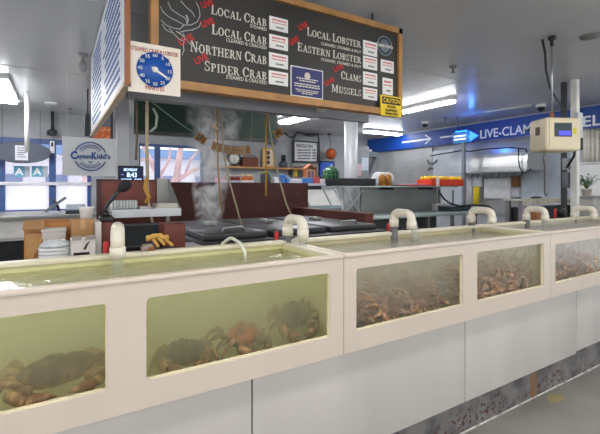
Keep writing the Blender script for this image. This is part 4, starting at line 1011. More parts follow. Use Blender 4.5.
for i, (x0, y0, x1, y1) in enumerate(((152, 238, 158, 246), (157, 236.5, 164, 244), (163, 238, 172, 245))):
    a, b = at(x0, y0, Y=2.28), at(x1, y1, Y=2.14); b.z = max(b.z, 1.12)
    t = thing('crab_mallet', ('pale wooden crab mallet nearest the griddle', 'pale wooden crab mallet in the middle of the three', 'pale wooden crab mallet closest to the red-brown block')[i], 'mallet', (a.x, 2.25, a.z), 'crab mallets')
    MB().tube([a, b], .0085, 8).build('handle', mw, t)
    n_ = (b-a).normalized(); s_ = n_.cross(Vector((0, 0, 1))).normalized()
    MB().tube([a-s_*.03, a-s_*.026, a+s_*.026, a+s_*.03], [.013, .017, .017, .013], 12).build('head', mw, t)
x0, x1 = at(150, 243, Y=2.2).x, at(186, 243, Y=2.2).x
tag(MB().box(x0, x1-.03, 2.2, 2.36, PZ, 1.16, bevel=.003).build('mallet_tray', dark), 'dark tray holding the crab mallets', 'tray')
# ================================================================== COOKERS, LOW WALL AND THE BACK OF THE SHOP
PY = 5.5
pbx0, pbx1 = at(160, 200, Y=PY).x, at(308, 200, Y=PY).x
pz = at(240, 182.6, Y=PY).z
wb_m = brick_mat('brown_board_brick', (86, 44, 38), (76, 39, 34), (66, 36, 32), 1, .9, .06, .003)
t = thing('cooker_backboard', 'wide dark brown backboard behind the steaming cookers', 'board', ((pbx0+pbx1)/2, PY, 0))
MB().box(pbx0, pbx1, PY, PY+.1, 0, pz).build('board', wb_m, t)
# low brick wall along the end of the cookers
lx = 3.22; ye = 3.76
lz = at(350, 213.5, X=lx).z
bw = brick_mat('low_wall_brick', (118, 62, 50), (92, 46, 40), (84, 60, 54), 1, .2, .068, .006, axis='YZ')
t = thing('low_brick_wall', 'low red-brown brick wall at the end of the cookers', 'wall', (lx+.06, 4.6, 0))
MB().box(lx, lx+.13, ye, PY-.005, 0, lz).build('bricks', bw, t)
MB().box(lx-.008, lx+.138, ye-.008, PY-.005, lz, lz+.018).build('coping', M('coping_brown', (104, 60, 50), .5, var=.2), t)
# cookers
ckz = at(260, 236, Y=3.5).z
t = thing('cooker', 'dark steel crab cooker with lids in front of the brown backboard', 'cooker', (2.0, 4.2, 0))
cx0, cx1 = 1.05, 3.1
ckm = M('cooker_green', (50, 64, 56), .5, .2, var=.25); lidm = M('lid_steel', (84, 86, 88), .38, .7, var=.2, bump=.05, scale=8)
MB().box(cx0, cx1, 3.3, 5.3, 0, ckz-.03).build('body', ckm, t)
MB().box(cx0-.03, cx1, 3.25, 5.3, ckz-.03, ckz).build('top', lidm, t)
for i in range(3):
    a = cx0+.04+i*.68
    lid = MB().box(a, a+.62, 3.4, 4.9, ckz, ckz+.06, bevel=.012).build('lid', lidm, t)
    MB().tube([(a+.2, 3.5, ckz+.055), (a+.22, 3.5, ckz+.1), (a+.4, 3.5, ckz+.1), (a+.42, 3.5, ckz+.055)], .012, 8).build('handle', steel, lid)
    MB().box(a+.26, a+.36, 4.1, 4.25, ckz+.06, ckz+.1, bevel=.005).build('clasp', steel_dull, lid)
p = at(209, 236, Y=3.28)
for i in range(3): MB().box(cx0+.06+i*.68, cx0+.62+i*.68, 3.285, 3.3, .3, ckz-.1).build('door', M('cooker_door', (70, 84, 74), .5, .2), t)
# ropes
BZB = BZ_+.02
def rope(name, pts, r, mat, lab, cat='rope', group=None, Y=3.0): 
    return tag(MB().tube(pts, r, 7).build(name, mat), lab, cat, group)
YR = 2.9
a = at(147, 103, Y=YR); a.z = BZ_+.01
t = thing('lid_rope', 'pale rope hanging from an iron ring on the beam down to the griddle lid', 'rope', (a.x, YR, 1.3))
ch = [a+Vector((0, 0, -.0)), at(147, 112, Y=YR), at(147, 150, Y=YR), at(147.5, 180, Y=YR), at(149, 205, Y=YR), at(153, 226, Y=2.82)]
MB().tube(ch[:4], .0115, 8).build('thick_rope', rope_m, t); MB().tube(ch[3:], .0075, 8).build('thin_rope', rope_m, t)
rc = at(147, 107, Y=YR); m = MB(); m.tube(arc(rc, .026, 0, 2*PI, (1, 0, 0), (0, 0, 1), 16), .006, 6); m.build('ring', dark, t)
MB().tube([at(147, 178, Y=YR-.02), at(145, 188, Y=YR-.02), at(149, 197, Y=YR-.02), at(146, 203, Y=YR-.02)], .013, 8).build('knot', yel_rope, t)
a = at(136, 100, Y=YR); a.z = BZ_+.03
rope('rope', [a, at(137, 112, Y=YR), at(137, 140, Y=YR), at(136, 160, Y=YR)], .008, M('dark_rope', (92, 84, 74), .9), 'thin dark rope hanging beside the white column')
tag(MB().tube([at(153, 108, Y=YR), at(157, 116, Y=YR), at(156, 127, Y=YR), at(150, 132, Y=YR)], .009, 8).build('pulley_strap', M('pale_green_strap', (150, 164, 150), .6)), 'short pale strap curving beside the iron ring', 'strap')
YR2 = 3.6
def hang(pxs): return [at(x, y, Y=YR2) for x, y in pxs]
BM2 = at(250, 103, Y=YR2).z
struct(MB().box(.5, 3.1, YR2-.04, YR2+.04, at(240, 109, Y=YR2).z, at(240, 109, Y=YR2).z+.12).build('beam', beam_m))
tz = at(240, 109, Y=YR2).z
def top(x): p = at(x, 109, Y=YR2); p.z = tz+.01; return p
rope('rope', [top(217)]+hang([(217.5, 120), (218, 168), (220, 195), (222, 211)]), .007, M('rope_tan', (168, 132, 84), .9), 'yellow-tipped rope hanging in the steam', 'rope')
rope('rope', [top(219)]+hang([(222, 120), (223, 150), (229, 180), (237, 208), (243, 231)]), .0085, rope_m, 'pale rope running down through the steam to a cooker lid', 'rope')
rope('rope', [top(266)]+hang([(266, 135), (266, 170), (266, 196)]), .009, yel_rope, 'yellow knotted strap hanging near the yellow-edged print', 'rope')
rope('rope', [top(268)]+hang([(270, 130), (273, 150), (279, 178), (286, 203), (292, 217)]), .0085, rope_m, 'pale rope slanting down behind the return pipe at the tank joint', 'rope')
p = at(213.5, 126, Y=YR2-.05); m = MB().ball(p, .022, sq=(1, .7, 1.3)).ball(p+Vector((.03, 0, -.02)), .016).tube([p+Vector((0, 0, .02)), top(215)+Vector((0, -.05, 0))], .003, 5).box(top(215).x-.01, top(215).x+.01, YR2-.055, YR2-.03, tz, tz+.02)
tag(m.build('shell_charm', M('shell_pink', (222, 190, 170), .6)), 'small pale shell charm hanging over the steam', 'charm')
# hanging wooden tags
wood_t = M('tag_wood', (176, 140, 92), .7, var=.2, scale=30)
a = at(149, 101, Y=YR); b = at(200, 137, Y=YR2); a.z = BZ_+.005
tag(MB().tube([a, a.lerp(b, .5)+Vector((0, 0, -.01)), b], .004, 5).build('green_cord', M('cord_green', (120, 156, 130), .7)), 'thin green cord running from the beam to the tilted wooden tag', 'cord')
def woodtag(px, py, w, h, ang, lab, nm='wooden_tag'):
    p = at(px, py, Y=YR2+.02); k = dep(px, Y=YR2)/FOC
    t = thing(nm, lab, 'tag', (p.x, p.y, p.z-h*k/2))
    R_ = Matrix.Rotation(ang, 3, 'Y')
    MB().box(p.x-w*k/2, p.x+w*k/2, p.y, p.y+.015, p.z-h*k/2, p.z+h*k/2, rot=R_).build('plate', wood_t, t)
    m = MB()
    for i in range(3):
        c = p + R_ @ Vector(((-.26+.26*i)*w*k, -.002, (.12 if i % 2 else -.08)*h*k)); m.box(c.x-.012, c.x+.012, c.y-.002, c.y+.002, c.z-.03, c.z+.03, rot=R_)
    m.build('marks', M('tag_brown', (110, 76, 44), .7), t)
    MB().tube([(p.x, p.y+.008, p.z), (p.x, p.y+.008, tz+.02)], .003, 5).build('cord', rope_m, t)
woodtag(201, 138.5, 12, 8, .5, 'tilted wooden tag hanging at the end of the green cord')
woodtag(278.5, 133, 10, 8.5, -.55, 'tilted wooden tag hanging beside the yellow strap')
t = thing('slat_garland', 'row of eight brown wooden slats strung together over the shelf', 'sign', (at(231, 153, Y=YR2).x, YR2+.1, at(231, 155, Y=YR2).z))
for i in range(8):
    u = i/7; px = 214.5+u*34; py = 146+5*math.sin(u*PI*.7)*.9; p = at(px, py, Y=YR2+.1); k = dep(px, Y=YR2+.1)/FOC
    MB().box(p.x-2.1*k, p.x+2.1*k, p.y, p.y+.014, p.z-4.2*k, p.z+4.2*k, rot=Matrix.Rotation(.28-.34*u, 3, 'Y')).build('slat', M('slat_wood', (160, 122, 80), .7, var=.25, scale=20, rnd=.2), t)
g0, g1 = at(213, 142.5, Y=YR2+.1), at(250, 147, Y=YR2+.1)
MB().tube([(g0.x, YR2+.03, tz+.03), (g0.x, g0.y-.004, g0.z)]+[at(214.5+i/7*34, 143.6+5*math.sin(i/7*PI*.7)*.9, Y=YR2+.094) for i in range(8)]+[g1, (g1.x, YR2+.03, tz+.03)], .003, 5).build('cord', rope_m, t)
# steam
sm = bpy.data.materials.new('steam'); sm.use_nodes = True
n = sm.node_tree.nodes; l = sm.node_tree.links; n.remove(n['Principled BSDF'])
vs = n.new('ShaderNodeVolumeScatter'); vs.inputs['Color'].default_value = (1, 1, 1, 1)
tc = n.new('ShaderNodeTexCoord'); nz = n.new('ShaderNodeTexNoise'); nz.inputs['Scale'].default_value = 5.5; nz.inputs['Detail'].default_value = 4; nz.inputs['Distortion'].default_value = 1.2
l.new(tc.outputs['Object'], nz.inputs['Vector'])
def op(o_, a, b):
    q = n.new('ShaderNodeMath'); q.operation = o_
    for i, v in enumerate((a, b)):
        if isinstance(v, (int, float)): q.inputs[i].default_value = v
        else: l.new(v, q.inputs[i])
    return q.outputs[0]
sp = n.new('ShaderNodeSeparateXYZ'); l.new(tc.outputs['Object'], sp.inputs[0])
SH = 1.5
zf = op('DIVIDE', sp.outputs['Z'], SH)
# the plume widens and leans as it rises
wx = op('ADD', .12, op('MULTIPLY', zf, .26)); ox = op('SUBTRACT', sp.outputs['X'], op('MULTIPLY', op('MULTIPLY', zf, zf), .12))
rx = op('DIVIDE', ox, wx); ry = op('DIVIDE', sp.outputs['Y'], .25)
fall = op('MAXIMUM', op('SUBTRACT', 1, op('ADD', op('MULTIPLY', rx, rx), op('MULTIPLY', ry, ry))), 0)
nn = op('MAXIMUM', op('SUBTRACT', nz.outputs['Fac'], .47), 0)
fz = op('MULTIPLY', op('MINIMUM', op('MULTIPLY', zf, 8), 1), op('MAXIMUM', op('SUBTRACT', 1.06, zf), 0))
dn = op('MULTIPLY', op('MULTIPLY', op('MULTIPLY', nn, fall), fz), 120)
l.new(dn, vs.inputs['Density']); l.new(vs.outputs[0], n['Material Output'].inputs['Volume'])
p = at(209, 236, Y=4.0)
st_ = MB().lathe([(.2, .005), (.26, .4), (.38, .9), (.52, SH)], (p.x, 4.0, ckz+.06), 20).build('steam', sm, None, origin=(p.x, 4.0, ckz+.06))
tag(st_, 'white steam rising from the dark cookers in front of the blue window', 'steam', kind='stuff')

# ------------------------------------------------------------------ shelf and goods on the back wall
SYB = 9.28
a, b = at(212, 168, Y=SYB), at(302, 166.5, Y=SYB); sz = at(255, 166.6, Y=SYB).z
t = thing('wall_shelf', 'narrow wooden shelf on the grey back wall', 'shelf', ((a.x+b.x)/2, SYB+.1, sz-.05))
MB().box(a.x, b.x, SYB, YB, sz-.05, sz).build('board', oak, t)
for xx in (a.x+.2, b.x-.3): MB().box(xx, xx+.03, SYB+.03, YB, sz-.2, sz-.05).build('bracket', dark, t)
def onshelf(x0, x1, y0, Y=SYB+.04): return at(x0, 160, Y=Y).x, at(x1, 160, Y=Y).x, at((x0+x1)/2, y0, Y=Y).z
# round clock in a dark ship-wheel case
c = at(234, 159, Y=SYB+.05); k = dep(234, Y=SYB)/FOC
t = thing('round_clock', 'round white clock in a dark case on the wooden shelf', 'clock', (c.x, c.y, sz))
MB().lathe([(7.4*k, .06), (7.6*k, 0), (5.2*k, -.03), (5.0*k, -.01)], (c.x, c.y, sz+7.5*k), 28, axis='Y').build('case', M('clock_case', (52, 48, 42), .5), t)
MB().lathe([(5.1*k, -.02), (5.1*k, -.03), (.001, -.03)], (c.x, c.y, sz+7.5*k), 28, axis='Y').build('face', M('clock_face', (226, 224, 214), .5), t)
m = MB(); cc = Vector((c.x, c.y-.032, sz+7.5*k))
for i in range(12): v = Vector((math.cos(i*PI/6), 0, math.sin(i*PI/6))); m.tube([cc+v*3.6*k, cc+v*4.4*k], .006, 4)
m.tube([cc, cc+Vector((-.04, 0, .03))], .007, 4).tube([cc, cc+Vector((.0, 0, -.075))], .006, 4)
m.build('hands', black, t)
x0, x1, zt = onshelf(242.5, 258.5, 157.3)
t = thing('wicker_basket', 'red-brown wicker basket on the wooden shelf', 'basket', ((x0+x1)/2, SYB+.1, sz))
MB().box(x0, x1, SYB+.02, YB-.02, sz, zt, bevel=.03).build('body', M('wicker', (112, 66, 48), .8, bump=.8, bscale=60, var=.3, scale=40), t)
MB().tube([(x0+.02, SYB+.1, zt-.02), (x0+.08, SYB+.1, zt+.045), (x1-.08, SYB+.1, zt+.045), (x1-.02, SYB+.1, zt-.02)], .012, 8).build('handle', M('wicker', (112, 66, 48), .8), t)
x0, x1, zt = onshelf(225, 230, 160); r = (x1-x0)/2
t = thing('white_jug', 'small white jug beside the round clock', 'jug', ((x0+x1)/2, SYB+.09, sz))
MB().lathe([(r*.7, sz), (r, sz+.04), (r*.9, sz+.09), (r*.45, sz+.13), (r*.3, zt)], ((x0+x1)/2, SYB+.09, 0), 18).build('body', M('china', (226, 226, 220), .3), t)
MB().tube([((x0+x1)/2+r*.8, SYB+.09, sz+.1), ((x0+x1)/2+r*1.5, SYB+.09, sz+.09), ((x0+x1)/2+r*.9, SYB+.09, sz+.04)], .01, 6).build('handle', M('china', (226, 226, 220), .3), t)
# yellow-edged print standing on the shelf
x0, x1, zt = onshelf(263, 274, 148.2)
t = thing('framed_print', 'yellow-edged print of small dark pictures standing on the shelf', 'picture', ((x0+x1)/2, SYB+.06, sz))
MB().box(x0, x1, SYB+.05, SYB+.09, sz, zt).build('frame', M('print_yellow', (206, 160, 80), .6), t)
MB().box(x0+.05, x1-.03, SYB+.045, SYB+.05, sz+.04, zt-.04).build('sheet', M('print_cream', (214, 200, 174), .6), t)
m = MB()
for i in range(3):
    z = zt-.12-i*.125; m.lathe([(.055, -.002), (.055, -.006), (.001, -.006)], ((x0+x1)/2-.01, SYB+.046, z), 12, axis='Y')
m.build('pictures', M('print_dark', (88, 54, 60), .6), t)
x0, x1, zt = onshelf(281, 288, 155); r = (x1-x0)/2
t = thing('dark_jar', 'dark grey jar near the end of the wooden shelf', 'jar', ((x0+x1)/2, SYB+.1, sz))
MB().lathe([(r, sz), (r*1.05, sz+.1), (r*.8, sz+.16), (r*.5, sz+.18)], ((x0+x1)/2, SYB+.1, 0), 18).build('body', M('slate_jar', (70, 76, 86), .4), t)
MB().lathe([(r*.55, sz+.18), (r*.55, zt)], ((x0+x1)/2, SYB+.1, 0), 16).build('lid', black, t)

# counter-high display shelf with goods
GYY = 6.3
gz = at(260, 183.2, Y=GYY).z
gx0, gx1 = at(212, 183, Y=GYY).x, at(347, 183, Y=GYY).x
t = thing('goods_counter', 'long counter behind the brown backboard carrying packets and jars', 'counter', ((gx0+gx1)/2, GYY+.2, 0))
MB().box(gx0, gx1, GYY-.05, GYY+.5, gz-.04, gz).build('top', M('counter_white', (214, 214, 222), .4), t)
MB().box(gx0+.05, gx0+1.6, GYY, GYY+.45, 0, gz-.04).build('cabinet', dark, t)
for xx in (gx1-.06,): MB().box(xx, xx+.05, GYY, GYY+.05, 0, gz-.04).build('leg', steel_dull, t)
def good(nm, x0, x1, y0, col, lab, cat, Y=GYY, kind='box', lid=None, d=.12, grp=None):
    a, b = at(x0, 180, Y=Y).x, at(x1, 180, Y=Y).x; zt = max(at((x0+x1)/2, y0, Y=Y).z, gz+.02); m = MB(); cm_ = M('c_%d_%d_%d' % col, col, .5, var=.08)
    if kind == 'box': o = m.box(a, b, Y, Y+d, gz, zt, bevel=.008)
    else: r = (b-a)/2; m.lathe([(r*.9, gz), (r, gz+.01), (r, zt-.03), (r*.75, zt-.012), (r*.75, zt)], ((a+b)/2, Y+r, 0), 14)
    o = m.build(nm, cm_); tag(o, lab, cat, grp)
    if lid and kind != 'box':
        r = (b-a)/2; MB().lathe([(r*.8, zt), (r*.8, zt+.025)], ((a+b)/2, Y+r, 0), 14).build('lid', M('lid_%d' % lid[0], lid, .4), o)
    return o
good('packet', 217, 226, 177.5, (206, 140, 150), 'pink packet at the steam end of the goods counter', 'packet')
for i in range(5): good('sauce_jar', 229+i*2.35, 231.2+i*2.35, 176.5, (150, 52, 44), 'dark red sauce jar in the row under the round clock', 'jar', kind='jar', lid=(200, 190, 170), grp='dark red sauce jars')
for i in range(5): good('sauce_jar', 241.5+i*2.4, 243.7+i*2.4, 176, (214, 122, 52), 'orange sauce jar in the row under the wicker basket', 'jar', kind='jar', lid=(226, 200, 140), grp='orange sauce jars')
for i, (x0, x1, c) in enumerate(((214, 228, (226, 206, 214)), (229, 240, (206, 214, 232)), (241, 254, (232, 232, 238)))):
    good('price_strip', x0, x1, 180.6, c, ('pink-white label strip on the front edge below the pink packet', 'pale blue label strip below the dark red jars', 'white label strip below the orange jars')[i], 'label', Y=GYY-.05, d=.02)
good('dark_tin', 263, 272.5, 173, (46, 52, 52), 'dark round tin under the yellow-edged print', 'tin', kind='jar', Y=GYY+.05, lid=(150, 170, 60))
good('packet', 275, 279.5, 177, (226, 226, 232), 'white packet next to the dark round tin', 'packet')
good('packet', 280, 286, 174.5, (66, 118, 190), 'blue packet next to the white packet', 'packet')
good('packet', 287, 292.5, 177.8, (92, 150, 206), 'light blue packet beside the blue one', 'packet')
good('tray_pack', 290, 302, 179, (214, 216, 224), 'white tray pack in front of the light blue packet', 'packet', Y=GYY-.04, d=.03)
good('packet', 304, 313, 177.6, (74, 130, 196), 'broad blue packet under the little wooden house', 'packet')
good('packet', 315, 320, 176.8, (206, 92, 90), 'red packet beside the green glass float', 'packet')
good('packet', 320.5, 325, 179, (226, 214, 220), 'pale packet in front of the green glass float', 'packet', Y=GYY-.03, d=.02)
# green glass float in netting
c = at(330.5, 174.8, Y=GYY+.14); r = 8.6*dep(330, Y=GYY)/FOC
t = thing('glass_float', 'big green glass fishing float in a net on the goods counter', 'float', (c.x, c.y, gz))
gc = Vector((c.x, c.y, gz+r+.005))
MB().ball(gc, r, 24, 16).build('ball', M('float_green', (30, 92, 48), .12, var=.25, scale=6), t)
m = MB()
for i in range(6): an = i*PI/6; m.tube(arc(gc, r*1.02, 0, 2*PI, (math.cos(an), math.sin(an), 0), (0, 0, 1), 24), .006, 5)
for q in (-.5, 0, .5): m.tube(arc(gc+Vector((0, 0, r*q)), r*1.02*math.sqrt(1-q*q), 0, 2*PI, (1, 0, 0), (0, 1, 0), 24), .006, 5)
m.build('net', M('net_grey_green', (96, 120, 100), .9), t)
# white letter board with netting
WY = 9.4
t = thing('letter_board', 'white menu board headed WHOLE FISH draped with dark netting', 'menu board', (at(306, 162, Y=WY).x, WY, at(306, 162, Y=WY).z))
boxpx(293.3, 141, 318.3, 162.5, WY, .05).build('frame', dark, t)
boxpx(294.8, 142.5, 316.8, 161, WY-.008, .02).build('sheet', M('board_white', (218, 218, 220), .5), t)
def wl(s, x0, x1, y, h):
    a, b = at(x0, y, Y=WY-.008), at(x1, y, Y=WY-.008); letters(s, (a.x, WY-.008, a.z), (1, 0, 0), h*dep(306, Y=WY)/FOC, black, t, width=b.x-a.x, bold=.02)
wl('WHOLE FISH', 296, 312.5, 147.3, 3.4)
m = MB(); rr = random.Random(8)
for y in (150, 152.8, 155.6, 158.4):
    x = 297.5
    while x < 310.5: q = rr.uniform(.8, 2.2); boxpx(x, y-.55, x+q, y+.75, WY-.0105, .0025, m); x += q+.5
    boxpx(312.6, y-.5, 315.4, y+.7, WY-.0105, .0025, m)
m.build('print', black, t)
# netting draped above
net_m = M('net_dark', (58, 62, 64), .9)
m = MB(); ancs = [(286, 133), (297.5, 130.5), (330, 124), (345, 119)]
NYY = 9.3
for (x0, y0), (x1, y1), sag in ((ancs[0], ancs[1], 6), (ancs[1], ancs[2], 9), (ancs[2], ancs[3], 3)):
    for kk in range(4):
        pts = []
        for i in range(11):
            u = i/10; pts.append(at(x0+(x1-x0)*u, y0+(y1-y0)*u+sag*math.sin(PI*u)*(1-.18*kk)+kk*.7, Y=NYY+.02*kk))
        m.tube(pts, .009, 5)
    for i in range(1, 10):
        u = i/10; s = math.sin(PI*u)*sag
        m.tube([at(x0+(x1-x0)*u, y0+(y1-y0)*u+s, Y=NYY), at(x0+(x1-x0)*(u+.03), y0+(y1-y0)*u+s*.46+2.1, Y=NYY+.06)], .006, 4)
for x in (292.5, 319): m.tube([at(297.5 if x < 300 else 318, 131 if x < 300 else 133, Y=NYY), at(x, 142, Y=NYY), at(x+.3, 163, Y=NYY+.03)], .02, 6)
for x, y in ancs: p = at(x, y, Y=NYY); m.box(p.x-.015, p.x+.015, NYY-.02, YB, p.z-.02, p.z+.015)
tag(m.build('fishing_net', net_m), 'dark fishing net swagged on the back wall around the white menu board', 'net')
# orange and black floats hanging
p0 = at(329, 124, Y=9.2); c1 = at(329, 132.3, Y=9.2); c2 = at(331, 154, Y=9.2); k = dep(330, Y=9.2)/FOC
t = thing('net_float', 'orange ball float hanging on the wall net', 'float', (c2.x, 9.2, c2.z-5*k))
MB().ball(c2, 5.2*k, 20, 14).build('ball', M('float_orange', (206, 92, 46), .5, var=.3, scale=10), t)
m = MB()
for i in range(4): an = i*PI/4; m.tube(arc(c2, 5.3*k, 0, 2*PI, (math.cos(an), math.sin(an), 0), (0, 0, 1), 18), .01, 5)
m.tube([c2+Vector((0, 0, 5*k)), c1], .008, 5)
m.build('net', M('net_rope', (110, 70, 44), .9), t)
t = tag(MB().ball(c1, 2.8*k, 16, 10).tube([c1, p0, (p0.x, YB, p0.z)], .01, 6).build('net_float', M('float_black', (40, 40, 44), .5)), 'small black float above the orange ball float', 'float')
# blue poster, dim picture, little wooden house
t = thing('wall_poster', 'blue poster with a white boat behind the green glass float', 'poster', (at(327, 182, Y=9.45).x, 9.45, at(327, 182, Y=9.45).z))
boxpx(319.5, 161, 334.5, 183, 9.44, .05).build('frame', black, t)
boxpx(320.5, 162.2, 333.6, 182, 9.434, .01).build('print', M('poster_sky', (42, 84, 190), .5, var=.1, two=(60, 110, 210)), t)
pp = [at(324, 175, Y=9.432), at(327.5, 170, Y=9.432), at(332, 164, Y=9.432), at(333, 172, Y=9.432), at(331, 177, Y=9.432)]
MB().prism(pp, (0, -.003, 0)).build('boat', white, t); boxpx(320.5, 176.5, 333.6, 182, 9.431, .004).build('pier', M('poster_dark', (40, 50, 70), .5), t)
t = thing('wall_picture', 'dim horizontal picture with a yellow patch under the white menu board', 'picture', (at(300, 178, Y=9.45).x, 9.45, at(300, 178, Y=9.45).z))
boxpx(291.5, 163.6, 318, 178.5, 9.44, .05).build('frame', M('pale_frame', (150, 150, 146), .5), t)
boxpx(292.8, 166.6, 317, 177.5, 9.434, .01).build('print', M('print_brown', (84, 78, 66), .5, var=.3, scale=8), t)
boxpx(293.5, 170, 297.5, 176.6, 9.43, .006).build('yellow_patch', M('patch_yellow', (214, 196, 60), .5), t)
hy = 7.0
a, b = at(305.5, 172, Y=hy), at(316.5, 172, Y=hy); zr, ze, zb = at(311, 165, Y=hy).z, at(311, 169.5, Y=hy).z, at(311, 178.5, Y=hy).z
cab_top = zb
t = thing('model_house', 'little wooden house ornament with a pitched roof behind the blue packet', 'ornament', ((a.x+b.x)/2, hy, zb))
MB().box(a.x+.02, b.x-.02, hy+.01, hy+.12, zb, ze).build('walls', M('house_wood', (170, 112, 78), .7, var=.15), t)
MB().prism([(a.x, hy, ze), ((a.x+b.x)/2, hy, zr), (b.x, hy, ze), (b.x, hy, ze+.02), ((a.x+b.x)/2, hy, zr+.025), (a.x, hy, ze+.02)], (0, .14, 0)).build('roof', M('house_roof', (146, 88, 58), .7), t)
m = MB()
for u in (.25, .55): m.box(a.x+(b.x-a.x)*u, a.x+(b.x-a.x)*(u+.2), hy+.006, hy+.01, zb+.02, ze-.03)
m.build('openings', M('house_dark', (66, 60, 80), .6), t)
t = thing('back_cabinet', 'low cabinet behind the goods counter carrying the little house', 'cabinet', ((a.x+b.x)/2, hy+.1, 0))
MB().box(a.x-.6, b.x+.1, hy-.03, hy+.35, 0, zb-.02).build('body', dark, t); MB().box(a.x-.62, b.x+.12, hy-.05, hy+.37, zb-.02, zb).build('top', oak, t)
# ice display case with sloping glass
DYC = 6.0
a, b = at(309, 200, Y=DYC).x, at(343, 200, Y=DYC).x
z0, z1 = at(325, 206, Y=DYC).z, at(325, 188.5, Y=DYC+.35).z
t = thing('ice_display', 'white fish display case with sloping glass under the goods counter', 'display case', ((a+b)/2, DYC+.2, 0))
MB().box(a, b, DYC, DYC+.28, 0, z0-.05).build('base', M('case_white', (206, 212, 216), .4), t)
MB().box(a-.02, b+.02, DYC-.05, DYC+.24, z0-.05, z0).build('ledge', M('case_ledge', (190, 214, 218), .25), t)
MB().prism([(a, DYC+.02, z0+.01), (a, DYC+.28, z1-.02), (a, DYC+.28, z1-.04), (a, DYC+.05, z0)], (b-a, 0, 0)).build('white_liner', M('liner_white', (232, 230, 224), .5, var=.06), t)
MB().prism([(a, DYC-.02, z0), (a, DYC+.26, z1), (a, DYC+.264, z1), (a, DYC-.014, z0)], (b-a, 0, 0)).build('sloping_glass', glass_mat('case_glass', gl=1.), t)
for u in (0, .62, .97): xx = a+(b-a)*u; MB().prism([(xx, DYC-.03, z0), (xx, DYC+.25, z1+.01), (xx, DYC+.28, z1+.01), (xx, DYC, z0)], (.02, 0, 0)).build('glass_edge', steel, t)
# ================================================================== RIGHT: KITCHEN SIDE
# work table with upper shelf along the far side
WY0, WY1 = 4.4, 5.05
wz = at(420, 213.5, Y=WY0+.05).z
wx0, wx1 = at(367, 216, Y=WY0).x, at(482, 212, Y=WY0).x
t = thing('work_table', 'steel work table with an upper shelf and back sheet behind the middle tank', 'table', ((wx0+wx1)/2, 4.7, 0))
pale_top = M('pale_table_top', (186, 204, 202), .25, .2, var=.06)
MB().box(wx0, wx1, WY0, WY1, wz-.055, wz, bevel=.01).build('worktop', pale_top, t)
for xx in (wx0+.03, (wx0+wx1)/2, wx1-.1):
    for yy in (WY0+.06, WY1-.1): MB().box(xx, xx+.05, yy, yy+.05, 0, wz-.055).build('leg', steel_dull, t)
MB().box(wx0+.05, wx1-.9, WY0+.25, WY1, .3, wz-.056).build('under_cabinet', M('under_dark', (64, 68, 66), .5), t)
uz = at(400, 186, Y=WY0+.3).z
ux0, ux1 = at(340, 186, Y=WY0+.2).x, at(458, 187, Y=WY0+.2).x
MB().box(ux0, ux1, WY0+.2, WY1, uz-.022, uz, bevel=.004).build('upper_shelf', M('shelf_steel', (168, 180, 176), .3, .5), t)
bx0, bx1 = at(361, 200, Y=WY1-.05).x, at(437, 200, Y=WY1-.05).x
MB().box(bx0, bx1, WY1-.05, WY1-.03, wz, uz-.022).build('back_sheet', M('sheet_steel', (150, 153, 151), .4, .4, var=.15, scale=2), t)
for xx in (bx0-.03, bx1): MB().box(xx, xx+.04, WY1-.1, WY1-.06, wz if xx > wx0 else 0, uz-.022).build('post', steel_dull, t)
for xx in (bx0+.4, bx1-.5): MB().box(xx, xx+.03, WY0+.3, WY1-.05, uz-.06, uz-.022).build('bracket', dark, t)
# cross-braced stand at the end of the shelf
cx0, cx1 = at(343, 200, Y=WY0+.3).x, at(361, 200, Y=WY0+.3).x
whm = M('brace_white', (206, 210, 212), .35, .2)
t = thing('cross_brace_stand', 'white cross-braced stand under the end of the steel shelf', 'stand', ((cx0+cx1)/2, WY0+.3, 0))
zb = at(352, 216, Y=WY0+.3).z
for xx in (cx0, cx1): MB().tube([(xx, WY0+.3, 0), (xx, WY0+.3, uz-.022)], .018, 8).build('post', steel_dull if xx == cx1 else whm, t)
MB().tube([(cx0, WY0+.28, uz-.05), (cx1, WY0+.28, zb)], .016, 8).build('brace', whm, t); MB().tube([(cx1, WY0+.27, uz-.05), (cx0, WY0+.27, zb)], .016, 8).build('brace', whm, t)
MB().tube([(cx0, WY0+.3, zb), (cx1, WY0+.3, zb)], .015, 8).build('rail', whm, t)
